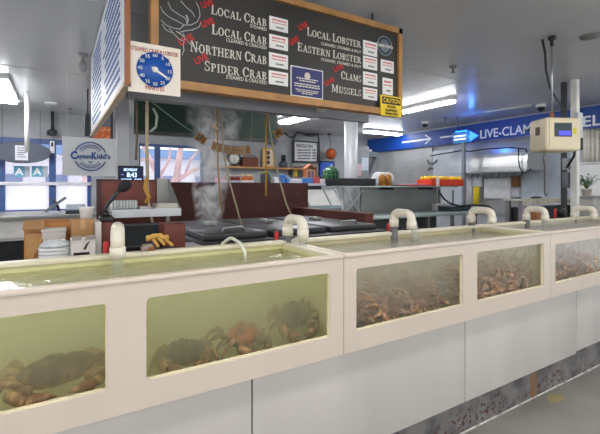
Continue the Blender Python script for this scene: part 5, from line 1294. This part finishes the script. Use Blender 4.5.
# things on the upper shelf
sy = WY0+.25
def sh(x0, x1, y0, Y=sy): a, b = at(x0, 184, Y=Y).x, at(x1, 184, Y=Y).x; return a, b, at((x0+x1)/2, y0, Y=Y).z
a, b, z = sh(341.5, 376, 178.5)
t = thing('black_tray', 'black deep tray at the near end of the steel shelf', 'tray', ((a+b)/2, sy+.2, uz))
z = max(z, uz+.07)
MB().box(a, b, sy, sy+.4, uz, z-.012, bevel=.01).build('body', black, t)
m = MB(); m.box(a-.01, b+.01, sy-.01, sy+.01, z-.016, z).box(a-.01, b+.01, sy+.39, sy+.41, z-.016, z).box(a-.01, a+.01, sy+.01, sy+.39, z-.016, z).box(b-.01, b+.01, sy+.01, sy+.39, z-.016, z)
m.build('rim', dark, t)
for i, (x0, x1, lab) in enumerate(((381.5, 386.6, 'amber sauce bottle next to the plate rack'), (387.6, 392.8, 'amber sauce bottle on the side away from the plate rack'))):
    a, b, z = sh(x0, x1, 173); r = (b-a)/2
    o = thing('sauce_bottle', lab, 'bottle', ((a+b)/2, sy+.05, uz), 'amber sauce bottles on the shelf')
    MB().lathe([(r, uz), (r, uz+(z-uz)*.72), (r*.7, uz+(z-uz)*.84), (r*.55, uz+(z-uz)*.86)], ((a+b)/2, sy+.05, 0), 16).build('body', M('amber_sauce', (176, 112, 46), .25, var=.15), o)
    MB().lathe([(r*.75, uz+(z-uz)*.84), (r*.7, z), (r*.3, z+.006)], ((a+b)/2, sy+.05, 0), 14).build('cap', M('cap_cream', (226, 206, 170), .4), o)
# white plates in a rack
pk = M('plate_white', (224, 226, 228), .3)
c0 = at(376.5, 178, Y=sy+.25)
t = thing('plate_rack', 'low wire rack holding white plates on edge', 'rack', (c0.x+.15, sy+.25, uz))
MB().box(c0.x-.02, c0.x+.36, sy+.18, sy+.36, uz, uz+.012).build('base', steel, t)
for i in range(5): MB().tube([(c0.x+.005+i*.07, sy+.19, uz+.01), (c0.x+.005+i*.07, sy+.19, uz+.08), (c0.x+.005+i*.07, sy+.35, uz+.08), (c0.x+.005+i*.07, sy+.35, uz+.01)], .005, 6).build('divider', steel, t)
R_ = Matrix.Rotation(.25, 3, 'Z') @ Matrix.Rotation(-.3, 3, 'Y')
for i in range(4):
    lab = ('white plate at the tray end of the wire rack', 'second white plate from the tray end of the wire rack', 'third white plate from the tray end of the wire rack', 'white plate nearest the amber bottles in the wire rack')[i]
    r = .11
    o = MB().lathe([(.001, 0), (r*.6, 0), (r, .014), (r, .019), (r*.6, .006), (.001, .006)], (c0.x+.04+i*.07, sy+.27, uz+.012+r), 24, axis='X', rot=Matrix.Rotation(.55, 3, 'Z'))
    tag(o.build('plate', pk), lab, 'plate', 'white plates in the wire rack')
# pink-red paper tray lying flat
a, b, z = sh(410, 432, 182)
t = tag(MB().box(a, b, sy, sy+.3, uz, uz+.028, bevel=.006).build('red_tray', M('pink_red', (206, 66, 82), .4)), 'flat red tray beside the orange tub', 'tray')
tag(MB().box(a+.03, b-.12, sy+.03, sy+.27, uz+.028, uz+.036).build('paper_sheet', paper), 'white paper sheet lying on the flat red tray', 'paper')
a, b, z = sh(394, 409, 184)
tag(MB().box(a, b, sy, sy+.26, uz, uz+.016, bevel=.004).build('black_board', black), 'thin black board on the shelf between the bottles and the flat red tray', 'board')
# orange-red basket of lemons
a, b, z = sh(431, 464, 179.6); zt = at(447, 179.6, Y=sy).z; zt = uz+.115
t = thing('red_basket', 'orange-red plastic basket full of lemons on the steel shelf', 'basket', ((a+b)/2, sy+.15, uz))
bm_ = M('basket_red', (232, 70, 34), .4, var=.1)
m = MB(); m.box(a, b, sy, sy+.01, uz, zt).box(a, b, sy+.3, sy+.31, uz, zt).box(a, a+.01, sy+.01, sy+.3, uz, zt).box(b-.01, b, sy+.01, sy+.3, uz, zt).box(a, b, sy, sy+.31, uz, uz+.01)
m.build('body', bm_, t)
m = MB()
for i in range(12): xx = a+(b-a)*(i+.5)/12; m.box(xx-.006, xx+.006, sy-.005, sy, uz+.012, zt-.02)
m.box(a-.006, b+.006, sy-.008, sy, zt-.018, zt)
m.build('ribs', bm_, t)
lem = M('lemon', (246, 206, 52), .45, var=.08, rnd=.12)
lm = MB().lathe([(.002, -.046), (.012, -.038), (.03, -.02), (.034, 0), (.03, .02), (.012, .038), (.002, .046)], (0, 0, 0), 14).build('lemon', lem, None, origin=(0, 0, 0))
nx = max(6, int((b-a-.06)/.072)); first = True; rr = random.Random(6)
for j in range(3):
    for i in range(nx):
        o = lm if first else lm.copy()
        if not first: C.objects.link(o)
        first = False
        o.location = (a+.05+(b-a-.1)*i/(nx-1)+rr.uniform(-.008, .008), sy+.06+j*.09, zt+.018+rr.uniform(-.006, .016)); o.rotation_euler = (PI/2+rr.uniform(-.5, .5), rr.uniform(-.6, .6), rr.uniform(0, 3))
        tag(o, 'yellow lemon heaped in the orange-red plastic basket', 'lemon', 'lemons in the red basket')
tag(MB().box(a+.03, b-.03, sy+.02, sy+.29, uz+.011, zt-.028).build('basket_filling', lem), 'lower layer of lemons filling the orange-red basket', 'lemons', kind='stuff')
p = at(438, 190, Y=sy-.02)
tag(MB().box(p.x-.035, p.x+.035, sy-.02, sy-.008, uz-.02, zt+.04).build('basket_label', paper), 'white label clipped on the front of the orange-red basket', 'label')
# hose with sprayer down to the sink tub
pts = [at(439, 187.5, Y=4.55), at(440, 193, Y=4.5), at(444, 199, Y=4.5), at(450, 203.5, Y=4.52), at(460, 206, Y=4.55), at(475, 205, Y=4.6), at(488, 206, Y=4.65), at(493, 209.5, Y=4.65)]
tag(MB().tube(pts, .015, 8).build('black_hose', black), 'black hose looping from the shelf down to the dark tub', 'hose')
a, b = at(452, 210, Y=4.6).x, at(491, 210, Y=4.6).x
t = thing('wash_tub', 'dark blue-grey tub with a pale rim on the end of the steel work table', 'tub', ((a+b)/2, 4.75, wz))
z = at(470, 205.5, Y=4.6).z
b = min(b, wx1-.02)
MB().box(a, b, 4.6, 4.95, wz, z-.012, bevel=.02).build('body', M('tub_slate', (76, 86, 98), .4), t)
MB().box(a-.015, b+.0, 4.585, 4.965, z-.014, z).build('rim', M('tub_rim', (140, 150, 160), .35), t)
a, b = at(436, 208, Y=4.9).x, at(452, 208, Y=4.9).x
tag(MB().box(a, b, 4.9, 5.0, wz, at(444, 203.5, Y=4.9).z, bevel=.008).build('white_carton', M('tissue_white', (224, 222, 220), .7)), 'white carton on the table under the orange-red basket', 'carton')
for px, h_, lab in ((452, 198, 'thin dark tap post beside the black hose'),):
    p = at(px, 208, Y=5.0); z = at(px, 190, Y=5.0).z
    tag(MB().lathe([(.02, wz), (.014, wz+.03), (.014, z)], (p.x, 4.98, 0), 10).build('tap_post', dark), lab, 'post')

# blue banner along the wall
BX = 8.18
ban = M('banner_blue', (8, 62, 148), .45, var=.06, scale=2)
zt, zb = 2.945, 2.545
t = thing('wall_banner', 'long blue banner reading LIVE-CLAMS MUSSELS with white arrows', 'banner', (BX, 6.3, zb))
MB().box(BX, BX+.04, 3.0, 9.45, zb, zt).build('board', ban, t)
for yy in (3.3, 5.2, 7.2, 9.2): MB().box(BX+.04, 8.3, yy, yy+.04, zb+.1, zt-.1).build('bracket', dark, t)
wl_ = M('banner_white', (236, 240, 246), .5, var=.02)
ya = at(480.3, 130, X=BX).y; yb_ = at(537.5, 130, X=BX).y
zl = at(500, 136.3, X=BX).z
letters('LIVE-CLAMS', (BX, ya, zl), (0, -1, 0), .185, wl_, t, width=ya-yb_, bold=.015)
yc = at(583, 120, X=BX).y; per = .2
letters('MUSS', (BX, yc+.1, zl), (0, -1, 0), .185, wl_, t, width=.52, align='R', bold=.015)
letters('ELS', (BX, yc, zl), (0, -1, 0), .185, wl_, t, width=.42, bold=.015)
def arrow(x0, x1, yy):
    a = at(x0, yy, X=BX).y; b = at(x1, yy, X=BX).y; z = (zt+zb)/2-.01
    m = MB().box(BX-.004, BX, b, a, z-.018, z+.018)
    for s in (-1, 1): m.prism([(BX, b-.01, z), (BX, b+.02, z), (BX, b+.2, z+s*.11), (BX, b+.17, z+s*.125)], (-.004, 0, 0))
    m.build('arrow', wl_, t)
arrow(402, 431, 139); arrow(440, 463, 135)
# small lit blue sign with a lamp box
lx = 7.2
a, b = at(452.3, 138, X=lx), at(467.5, 138, X=lx)
sc_ = at(459.5, 137.5, X=lx)
t = thing('blue_sign_box', 'small blue sign with two white bars glowing in front of the banner', 'sign', (lx, (a.y+b.y)/2, at(459, 143, X=lx).z))
z0, z1 = at(459.5, 143.2, X=lx).z, at(459.5, 131.8, X=lx).z
MB().box(lx, lx+.1, b.y, a.y, z0, z1, bevel=.008).build('box', M('sign_cyan', (66, 142, 206), .4), t)
m = MB(); w = a.y-b.y; h = z1-z0
for u in (.28, .56): m.box(lx-.004, lx, b.y+w*.12, a.y-w*.12, z0+h*u, z0+h*(u+.13))
m.build('bars', EM('bars_white', (240, 248, 255), .6), t)
MB().box(lx+.02, lx+.08, b.y+.06, a.y-.06, z1-.003, z1+.02).build('lamp_strip', EM('lamp_blue', (20, 90, 255), 8.), t)
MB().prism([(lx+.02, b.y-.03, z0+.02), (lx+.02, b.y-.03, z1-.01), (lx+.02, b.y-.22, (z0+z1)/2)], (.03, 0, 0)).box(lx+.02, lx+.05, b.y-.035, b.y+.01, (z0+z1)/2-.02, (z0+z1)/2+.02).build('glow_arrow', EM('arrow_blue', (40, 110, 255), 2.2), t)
MB().tube([(lx+.05, (a.y+b.y)/2+.1, z1), (lx+.05, (a.y+b.y)/2+.1, 3.0)], .012, 6).build('hanger', dark, t)
pp = at(462, 150, X=lx)
MB().box(lx+.03, lx+.08, pp.y-.03, pp.y+.03, 0, z0).build('post', M('post_blue_grey', (124, 130, 138), .45, .2), t)
ld = bpy.data.lights.new('blue_lamp', 'POINT'); ld.energy = 2.5; ld.color = (.05, .25, 1); ld.shadow_soft_size = .05
lo = bpy.data.objects.new('blue_lamp', ld); C.objects.link(lo); lo.location = (lx-.05, b.y-.12, z1+.12)

# steel sheets, hood and utensil rail on the kitchen wall
KX = 8.24
sh1 = M('wall_steel', (176, 177, 178), .4, .45, var=.15, scale=2.5, bump=.06, bscale=6)
sh2 = M('wall_steel_pale', (206, 212, 220), .35, .3, var=.1, scale=3, bump=.04, bscale=6)
boxy = lambda nm, x0, y0, x1, y1, X, d, mt: boxpxX(x0, y0, x1, y1, X, d).build(nm, mt)
t = thing('wall_sheet', 'dull steel sheet on the kitchen wall under the first arrow of the banner', 'panel', (KX, 7.6, .9))
MB().box(KX, 8.3, at(432, 170, X=KX).y, 9.4, .9, zb-.03).build('sheet', sh1, t)
t = thing('wall_sheet', 'pale steel sheet on the kitchen wall above the orange-red basket', 'panel', (KX, 6.6, .9))
MB().box(KX, 8.3, at(463, 170, X=KX).y, at(432.5, 170, X=KX).y, .9, at(447, 150, X=KX).z).build('sheet', sh2, t)
t = thing('wall_sheet', 'pale blue-grey panel on the kitchen wall below the hanging scale', 'panel', (KX, 4.3, .9))
MB().box(KX, 8.3, 3.2, at(521, 170, X=KX).y, .8, at(555, 150, X=KX).z+.1).build('sheet', M('wall_pale_blue', (200, 210, 222), .45, var=.12, scale=5), t)
t = thing('wall_sheet', 'steel sheet below the utensil rail', 'panel', (KX, 5.5, .9))
MB().box(KX, 8.3, at(520.5, 170, X=KX).y, at(463.5, 170, X=KX).y, .9, at(490, 150, X=KX).z).build('sheet', sh1, t)
# extractor hood
hx = 7.55
y0, y1 = at(532, 160, X=hx).y, at(440, 160, X=hx).y
hz0, hz1 = at(490, 171, X=hx).z, at(490, 139, X=hx+.3).z
t = thing('extractor_hood', 'shiny steel extractor hood under the blue banner', 'hood', (hx+.3, (y0+y1)/2, hz0))
m = MB(); N = 10
prof = [(hx, hz0)] + [(hx+.03*0+.42*(1-math.cos(PI/2*i/N)), hz0+.08+(hz1-hz0-.08)*math.sin(PI/2*i/N)) for i in range(N+1)] + [(KX, hz1), (KX, hz0)]
yh0 = at(527, 160, X=hx).y; yh1 = at(471, 160, X=hx).y
m.prism([(x, yh0, z) for x, z in prof], (0, yh1-yh0, 0)).build('hood_shell', M('hood_steel', (206, 206, 204), .28, .7, var=.1, scale=4, bump=.1, bscale=4), t)
yl0, yl1 = yh1+.03, at(446, 160, X=hx).y
MB().prism([(x+.1, yl0, z-.02) for x, z in prof], (0, yl1-yl0, 0)).build('side_hood', sh2, t)
MB().box(hx-.01, hx+.02, yh0, yh1, hz0-.03, hz0+.01).build('lip', steel, t)
# black cable along the hood
pts = [at(430, 156, X=7.45), at(438, 154.5, X=7.45), at(462, 150.5, X=7.45), at(470, 151.5, X=7.45), at(487, 149, X=7.45), at(512, 147.5, X=7.45), at(526, 149, X=7.45), at(527, 153, X=7.45)]
tag(MB().tube(pts, .014, 6).build('hood_cable', black), 'black cable slung along the steel hood', 'cable')
tag(MB().tube([at(518.5, 148, X=7.85), at(518.5, 149, X=7.5), at(518.5, 151, X=7.5), at(518.5, 160, X=7.5), at(519.5, 167, X=7.5), at(523, 173.5, X=7.5), at(528, 171, X=7.5), at(531, 169, X=7.5)], .012, 6).build('cable_loop', black), 'hanging loop of black cable at the end of the steel hood', 'cable')
tag(MB().tube([at(427.5, 160, X=KX-.02), at(429, 164, X=KX-.02), at(434, 163, X=KX-.02), at(437, 160, X=KX-.02)], .014, 6).build('wall_hook', dark), 'dark wire hook on the pale steel sheet', 'hook')
tag(MB().tube([at(428, 170.5, X=KX-.02), at(430, 167.5, X=KX-.02), at(433, 169, X=KX-.02)], .014, 6).build('wall_hook', dark), 'small dark hook below the wire hook', 'hook')
# utensil rail with hooks
RX = 8.1
y0, y1 = at(526, 174, X=RX).y, at(463, 174, X=RX).y; rz = at(495, 174, X=RX).z
t = thing('utensil_rail', 'steel utensil rail with small hooks on the kitchen wall', 'rail', (RX, (y0+y1)/2, rz-.1))
MB().box(RX, RX+.03, y0, y1, rz-.02, rz+.02).build('rail', steel, t)
for yy in (y0+.1, y1-.1): MB().box(RX+.03, 8.26, yy, yy+.04, rz-.02, rz+.02).build('bracket', dark, t)
for i in range(9):
    yy = y0+.08+(y1-y0-.16)*i/8
    MB().tube([(RX-.012, yy, rz+.03), (RX-.014, yy, rz-.05), (RX-.04, yy, rz-.075), (RX-.06, yy, rz-.05)], .012, 6).build('hook', steel_dull, t)
o = tag(boxpxX(484, 178.5, 510.5, 198.5, RX+.03, KX-RX-.025).build('cutting_board', M('chopping_white', (224, 226, 230), .4)), 'large white cutting board hanging under the utensil rail', 'board')
tag(boxpxX(511.5, 176, 517.5, 187, RX+.03, KX-RX-.025).build('wooden_paddle', M('paddle_brown', (140, 100, 66), .7)), 'brown wooden paddle at the end of the utensil rail', 'paddle')
tag(boxpxX(511, 187.8, 519, 197, RX+.06, KX-RX-.055).build('note_sheet', M('note_grey', (196, 198, 204), .6)), 'pale note below the brown wooden paddle', 'note')
tag(boxpxX(472, 176, 481.5, 186.5, RX+.02, .05, bevel=.01).build('white_box', M('box_white', (222, 226, 232), .4)), 'small white wall box over the yellow cloth', 'box')
def cloth(x0, x1, y0, y1, mt, lab, X=RX-.01):
    m = MB(); a, b = at(x0, y0, X=X), at(x1, y0, X=X); za, zb = at(x0, y0, X=X).z, at(x0, y1, X=X).z; n_ = 12; prev = None
    for i in range(n_+1):
        u = i/n_; y = a.y+(b.y-a.y)*u; x = X + .02*math.sin(u*9); row = [m.bm.verts.new((x+.0, y, za)), m.bm.verts.new((x+.014, y, za)), m.bm.verts.new((x-.014, y+(.02*(u-.5)), zb)), m.bm.verts.new((x-.028, y+(.02*(u-.5)), zb))]
        if prev:
            m._f([prev[0], row[0], row[3], prev[3]], True); m._f([prev[1], row[1], row[2], prev[2]], True); m._f([prev[0], row[0], row[1], prev[1]]); m._f([prev[2], row[2], row[3], prev[3]])
        else: m._f(row)
        prev = row
    m._f(prev)
    return tag(m.build('hanging_cloth', mt), lab, 'cloth')
cloth(473.5, 479, 186.5, 206, M('cloth_yellow', (230, 208, 40), .8), 'yellow cloth hanging on the kitchen wall')
cloth(467, 472, 175, 206, M('cloth_white', (214, 212, 220), .8), 'white cloth hanging beside the yellow cloth')
# papers, bracket shelf and notes by the round column
CYN = 6.4
q = at(351, 160, t=7.1)
t = thing('bracket_shelf', 'small steel bracket shelf beside the round column', 'shelf', (at(368, 155, Y=5.75).x, 5.75, at(368, 158, Y=5.75).z))
boxpx(357, 151.5, 378, 156.5, 5.7, .3).build('board', M('shelf_blue_grey', (120, 134, 140), .4, .3), t)
boxpx(359, 149.2, 372, 151.5, 5.72, .2).build('folded_paper', M('pale_grey_card', (196, 192, 186), .6), t)
a, b = at(375, 157, Y=5.75), at(367, 177, Y=5.75)
MB().tube([a, b], .03, 6).build('strut', M('strut_grey', (92, 102, 106), .4, .3), t)
MB().tube([b, (b.x, b.y, uz)], .02, 6).build('post', dark, t)
for (x0, y0, x1, y1, mt, lab) in ((353.5, 148, 357.5, 159, paper, 'white slip pinned on the round column'), (352.5, 162, 355.5, 176, M('note_pink', (214, 110, 126), .6), 'narrow pink slip on the round column'), (356.5, 163.5, 361.3, 176, M('note_pale_pink', (226, 196, 204), .6), 'pale pink note beside the narrow pink slip'), (361.8, 157.5, 368.3, 170.5, M('note_blue_white', (206, 218, 230), .6), 'pale blue-white note under the bracket shelf')):
    tag(boxpx(x0, y0, x1, y1, 5.66, .016).build('note_sheet', mt), lab, 'note', 'notes by the round column')
boxpx(352, 146, 369, 178, 5.673, .015).build('notice_board', M('board_grey', (150, 154, 160), .5))
tag(bpy.data.objects['notice_board'], 'grey notice board fixed to the round column', 'board')

# hanging digital scale
f = Vector((math.sin(math.radians(207.8)), math.cos(math.radians(207.8)), 0)); s_ = Vector((-f.y, f.x, 0))   # front normal, sideways
ctr = at(554.5, 135, t=4.0); zt, zb = at(548, 118.6, t=3.95).z, at(548, 151.5, t=3.95).z
t = thing('hanging_scale', 'cream hanging scale with a small blue display over the tanks', 'scale', (ctr.x, ctr.y, zb))
def sbox(u0, u1, v0, v1, z0, z1, bevel=0, mb=None):
    mb = mb or MB()
    R_ = Matrix((( -s_.x if s_.x < 0 else s_.x, -f.x, 0), (-s_.y if s_.x < 0 else s_.y, -f.y, 0), (0, 0, 1)))
    tmp = MB().box(u0, u1, v0, v1, z0, z1, bevel=bevel)
    mp_ = {}
    for v in tmp.bm.verts: mp_[v] = mb.bm.verts.new(Vector((ctr.x, ctr.y, 0)) + R_ @ v.co)
    for fc in tmp.bm.faces: mb._f([mp_[v] for v in fc.verts], fc.smooth)
    tmp.bm.free(); return mb
cs = M('scale_cream', (226, 214, 184), .4, var=.03)
sbox(-.18, .18, -.135, .135, zb, zt, .03).build('body', cs, t)
sbox(-.152, -.148, -.137, .137, zb+.02, zt-.02).build('seam', M('seam_tan', (176, 160, 126), .5), t)
hgt = zt-zb
sbox(-.1, .075, -.139, -.13, zb+hgt*.42, zb+hgt*.83).build('display_frame', M('display_grey', (64, 72, 78), .4), t)
sbox(-.09, .06, -.1405, -.138, zb+hgt*.64, zb+hgt*.78).build('key_strip', M('display_dark', (46, 70, 74), .3), t)
sbox(-.055, .062, -.1415, -.138, zb+hgt*.46, zb+hgt*.59).build('display', EM('display_blue', (74, 76, 226), .8), t)
sbox(.09, .122, -.139, -.13, zb+hgt*.5, zb+hgt*.68).build('warning_label', M('label_yellow', (216, 208, 50), .5), t)
sbox(-.186, -.178, -.04, .02, zb+hgt*.5, zb+hgt*.75).build('vent_slot', M('slot_brown', (110, 80, 60), .6), t)
hp = at(547, 100, t=4.0); MB().tube([(ctr.x-.05, ctr.y, zt-.01), (ctr.x-.05, ctr.y, zt+.06)], .02, 8).build('shackle', M('rusty_brown', (150, 96, 60), .6), t)
# rod up to the ceiling
rx_, ry_ = ctr.x-.05, ctr.y
t2 = thing('scale_rod', 'steel rod with a ceiling clamp holding up the hanging scale', 'rod', (rx_, ry_, zt+.06))
MB().tube([(rx_, ry_, zt+.055), (rx_, ry_, 2.98)], .01, 8).build('rod', steel, t2)
MB().box(rx_-.02, rx_+.03, ry_-.03, ry_+.03, 2.96, 3.0, bevel=.005).box(rx_-.012, rx_+.012, ry_-.012, ry_+.012, 2.9, 2.96).build('clamp', dark, t2)
hk = at(545, 154, t=4.0)
t3 = thing('scale_hook', 'thin steel hook rod hanging below the scale', 'hook', (hk.x, hk.y, 1.3))
pz_ = at(545, 196, t=4.0).z
MB().tube([(hk.x-.06, hk.y-.02, zb+.03), (hk.x-.06, hk.y-.02, zb-.06), (hk.x, hk.y, zb-.14), (hk.x, hk.y, pz_+.03), (hk.x+.02, hk.y, pz_), (hk.x+.045, hk.y, pz_+.01), (hk.x+.045, hk.y, pz_+.03)], .011, 8).build('rod', M('hook_grey', (120, 122, 124), .35, .6), t3)
pts = [at(542.5, 40, Z=2.99), at(545, 52, t=4.2), at(546, 70, t=4.5), at(550, 88, t=4.9), at(556, 98, t=5.2), at(562, 106, t=5.5)]
tag(MB().tube(pts, .012, 6).build('scale_cable', black), 'dark cable curving from the ceiling to the black post behind the scale', 'cable')
pts = [at(576.5, 146, t=5.4), at(575, 148, t=5.4), at(574, 156, t=5.4), at(569, 164, t=5.5), at(565, 170, t=5.7)]
tag(MB().tube(pts, .016, 6).build('post_cable', black), 'black cable bending round the black post below the scale', 'cable')
tag(MB().box(*(lambda c: (c.x-.05, c.x+.06, c.y-.05, c.y+.03, at(577, 150, t=5.4).z, at(577, 138, t=5.4).z))(at(577, 144, t=5.4)), bevel=.006).build('switch_box', dark), 'dark switch box on the galvanised post beside the scale', 'switch')
pb = at(578, 126, t=5.5)
tag(MB().box(pb.x-.08, pb.x+.05, pb.y-.04, pb.y+.02, at(578, 140, t=5.5).z, at(578, 113, t=5.5).z, bevel=.006).build('junction_box', M('junction_grey', (190, 194, 198), .4)), 'pale junction box on the galvanised post under the banner', 'box')
for y0_, y1_, lab in ((158, 170, 'upper pale control box on the black post below the scale'), (172, 188, 'lower grey control box on the black post below the scale')):
    pb = at(564, (y0_+y1_)/2, t=5.68)
    tag(MB().box(pb.x-.05, pb.x+.05, pb.y-.06, pb.y+.0, at(563, y1_, t=5.6).z, at(563, y0_, t=5.6).z, bevel=.006).build('control_box', M('ctrl_%d' % y0_, (150, 156, 162) if y0_ == 158 else (96, 102, 110), .4)), lab, 'box')

# perforated steel counter beyond the farthest tank
QY = 3.2
qx0, qx1 = at(523, 200, Y=QY).x, at(592, 200, Y=QY).x
qz = at(550, 198.5, Y=QY+.1).z
t = thing('drain_table', 'steel drain table with a perforated front edge below the scale', 'table', ((qx0+qx1)/2, QY+.3, 0))
MB().box(qx0, qx1, QY, QY+.3, qz-.02, qz).build('top', M('drain_steel', (220, 216, 204), .35, .4, var=.2, scale=6), t)
MB().box(qx0, qx1, QY-.005, QY+.01, qz-.075, qz+.004).build('front_edge', M('drain_edge', (196, 192, 176), .4, .4, var=.25, scale=10), t)
m = MB(); i = 0; x = qx0+(qx1-qx0)*.42
while x < qx1-.05: m.lathe([(.012, -.006), (.012, -.0075), (.001, -.0075)], (x, QY, qz-.045), 8, axis='Y'); x += .055
m.build('perforation', M('hole_dark', (70, 64, 54), .7), t)
for xx in (qx0+.02, qx1-.08): MB().box(xx, xx+.06, QY+.02, QY+.08, 0, qz-.02).build('leg', M('leg_mauve', (150, 140, 150), .5, .2), t); MB().box(xx, xx+.06, QY+.22, QY+.28, 0, qz-.02).build('leg', steel_dull, t)
MB().box(qx0+.1, qx1-.1, QY+.08, QY+.28, .4, qz-.12).build('under_tub', dark, t)
x = at(537, 197, Y=QY+.2).x
tag(MB().tube([(x-.16, QY+.2, qz+.012), (x-.04, QY+.22, qz+.02), (x+.08, QY+.2, qz+.018), (x+.2, QY+.24, qz+.012)], [.012, .016, .013, .01], 8).build('dark_tongs', M('tongs_brown', (70, 56, 50), .5)), 'dark tongs lying on the steel drain table', 'tongs')
# rag and rusty patch item, black knob, by the rim
p = at(536, 214.5, Y=2.2)
tag(MB().box(p.x-.06, p.x+.06, 2.15, 2.3, 1.1, at(536, 211, Y=2.2).z, bevel=.02).tube([(p.x, 2.25, 0), (p.x, 2.25, 1.12)], .02, 8).build('rusty_pump', M('rusty_brown', (150, 96, 60), .6)), 'rusty brown pump behind the farthest tank rim', 'pump')
p = at(561, 211.5, Y=2.2)
tag(MB().lathe([(.02, 0), (.02, p.z-.06), (.045, p.z-.05), (.045, p.z+.02), (.03, p.z+.04)], (p.x, 2.2, 0), 12).build('black_valve', black), 'black valve beside the red valve knob of the farthest tank', 'valve')

# white fridge with pots of tubes, plant
FX = 6.9
fx0 = at(580, 180, t=6.9); fz = at(590, 163.5, t=6.7).z
t = thing('white_cabinet', 'tall white cabinet standing behind the potted plant', 'cabinet', (fx0.x+.4, fx0.y-.2, 0))
MB().box(fx0.x, fx0.x+.9, fx0.y-.75, fx0.y+.05, 0, fz, bevel=.01).build('body', M('cabinet_white', (222, 224, 224), .35, var=.03), t)
MB().box(fx0.x-.02, fx0.x+.92, fx0.y-.77, fx0.y+.07, fz, fz+.03).build('top', M('cabinet_top', (206, 210, 212), .35), t)
MB().tube([(fx0.x-.012, fx0.y-.6, fz-.25), (fx0.x-.03, fx0.y-.6, fz-.25), (fx0.x-.03, fx0.y-.6, fz-.55), (fx0.x-.012, fx0.y-.6, fz-.55)], .01, 6).build('handle', steel, t)
tm = M('tube_pale', (226, 222, 212), .4, var=.1)
for i, px in enumerate((583, 587.5, 592, 596.5, 601)):
    p = at(px, 150, t=7.0); r = .034
    lab = ('pale tube standing on the white cabinet next to the junction box', 'second pale tube on the white cabinet', 'third pale tube on the white cabinet', 'fourth pale tube on the white cabinet', 'pale tube standing last on the white cabinet')[i]
    p.x = min(max(p.x, fx0.x+.05), fx0.x+.85); p.y = min(max(p.y, fx0.y-.7), fx0.y)
    o = thing('pale_tube', lab, 'tube', (p.x, p.y, fz+.03), 'tubes on the white cabinet')
    MB().lathe([(r, fz+.03), (r, at(px, 130, t=7.0).z)], (p.x, p.y, 0), 14).build('body', tm, o)
    MB().lathe([(r*1.12, at(px, 131, t=7.0).z), (r*1.12, at(px, 129, t=7.0).z)], (p.x, p.y, 0), 14).build('cap', M('tube_cap', (150, 150, 144), .5), o)
p = at(586.5, 196, t=6.2)
pz0 = at(586.5, 196, t=6.2).z
st2 = thing('plant_stand', 'grey side counter under the potted plant', 'counter', (p.x+.1, p.y, 0))
MB().box(p.x-.12, p.x+.5, p.y-.15, p.y+.14, pz0-.03, pz0).build('top', steel_dull, st2); MB().box(p.x-.1, p.x+.48, p.y-.13, p.y+.12, 0, pz0-.03).build('body', M('counter_grey', (176, 174, 170), .5), st2)
t = thing('potted_plant', 'green leafy plant in a white pot in front of the white cabinet', 'plant', (p.x, p.y, pz0))
w = .07
MB().lathe([(w*.8, pz0), (w, pz0+.1), (w*1.06, pz0+.1), (w*1.06, pz0+.115), (w*.9, pz0+.115), (w*.85, pz0+.09)], (p.x, p.y, 0), 18).build('pot', M('pot_white', (216, 206, 196), .5), t)
MB().lathe([(w*.86, pz0+.085), (.001, pz0+.1)], (p.x, p.y, 0), 14).build('soil', M('soil', (60, 46, 36), .9), t)
rr = random.Random(12); m = MB(); sm_ = MB()
for i in range(16):
    an = rr.uniform(0, 2*PI); ln = rr.uniform(.13, .27); out = rr.uniform(.2, .75)
    b = Vector((p.x, p.y, pz0+.09)); d = Vector((math.cos(an)*out, math.sin(an)*out, 1)).normalized()
    tip = b+d*ln+Vector((math.cos(an), math.sin(an), 0))*.03
    sm_.tube([b, b+d*ln*.6, tip], [.005, .004, .002], 5)
    for j in range(5):
        u = .45+.13*j; q = b.lerp(tip, u); la = an+rr.uniform(-1.4, 1.4); dl_ = Vector((math.cos(la), math.sin(la), rr.uniform(0, .7))).normalized(); sd_ = dl_.cross(Vector((0, 0, 1))).normalized(); L_ = rr.uniform(.05, .085)
        up_ = sd_.cross(dl_)
        m._f([m.bm.verts.new(v) for v in (q, q+dl_*L_*.45+sd_*.018+up_*.006, q+dl_*L_, q+dl_*L_*.45-sd_*.018+up_*.006)])
sm_.build('stems', M('stem_green', (86, 112, 62), .6), t); m.build('leaves', M('leaf_green', (62, 104, 62), .5, var=.3, scale=20), t)
# ================================================================== LIGHT AND VIEW
w = bpy.data.worlds.new('daylight'); sc.world = w; w.use_nodes = True
bg = w.node_tree.nodes['Background']; bg.inputs[0].default_value = (.95, .97, 1, 1); bg.inputs[1].default_value = 1.3
sc.view_settings.view_transform = 'Standard'; sc.view_settings.look = 'None'; sc.view_settings.gamma = 1; sc.view_settings.use_curve_mapping = False
sc.view_settings.exposure = 0.45
sc.cycles.use_denoising = True
sc.cycles.max_bounces = 10; sc.cycles.transparent_max_bounces = 24; sc.cycles.volume_bounces = 8
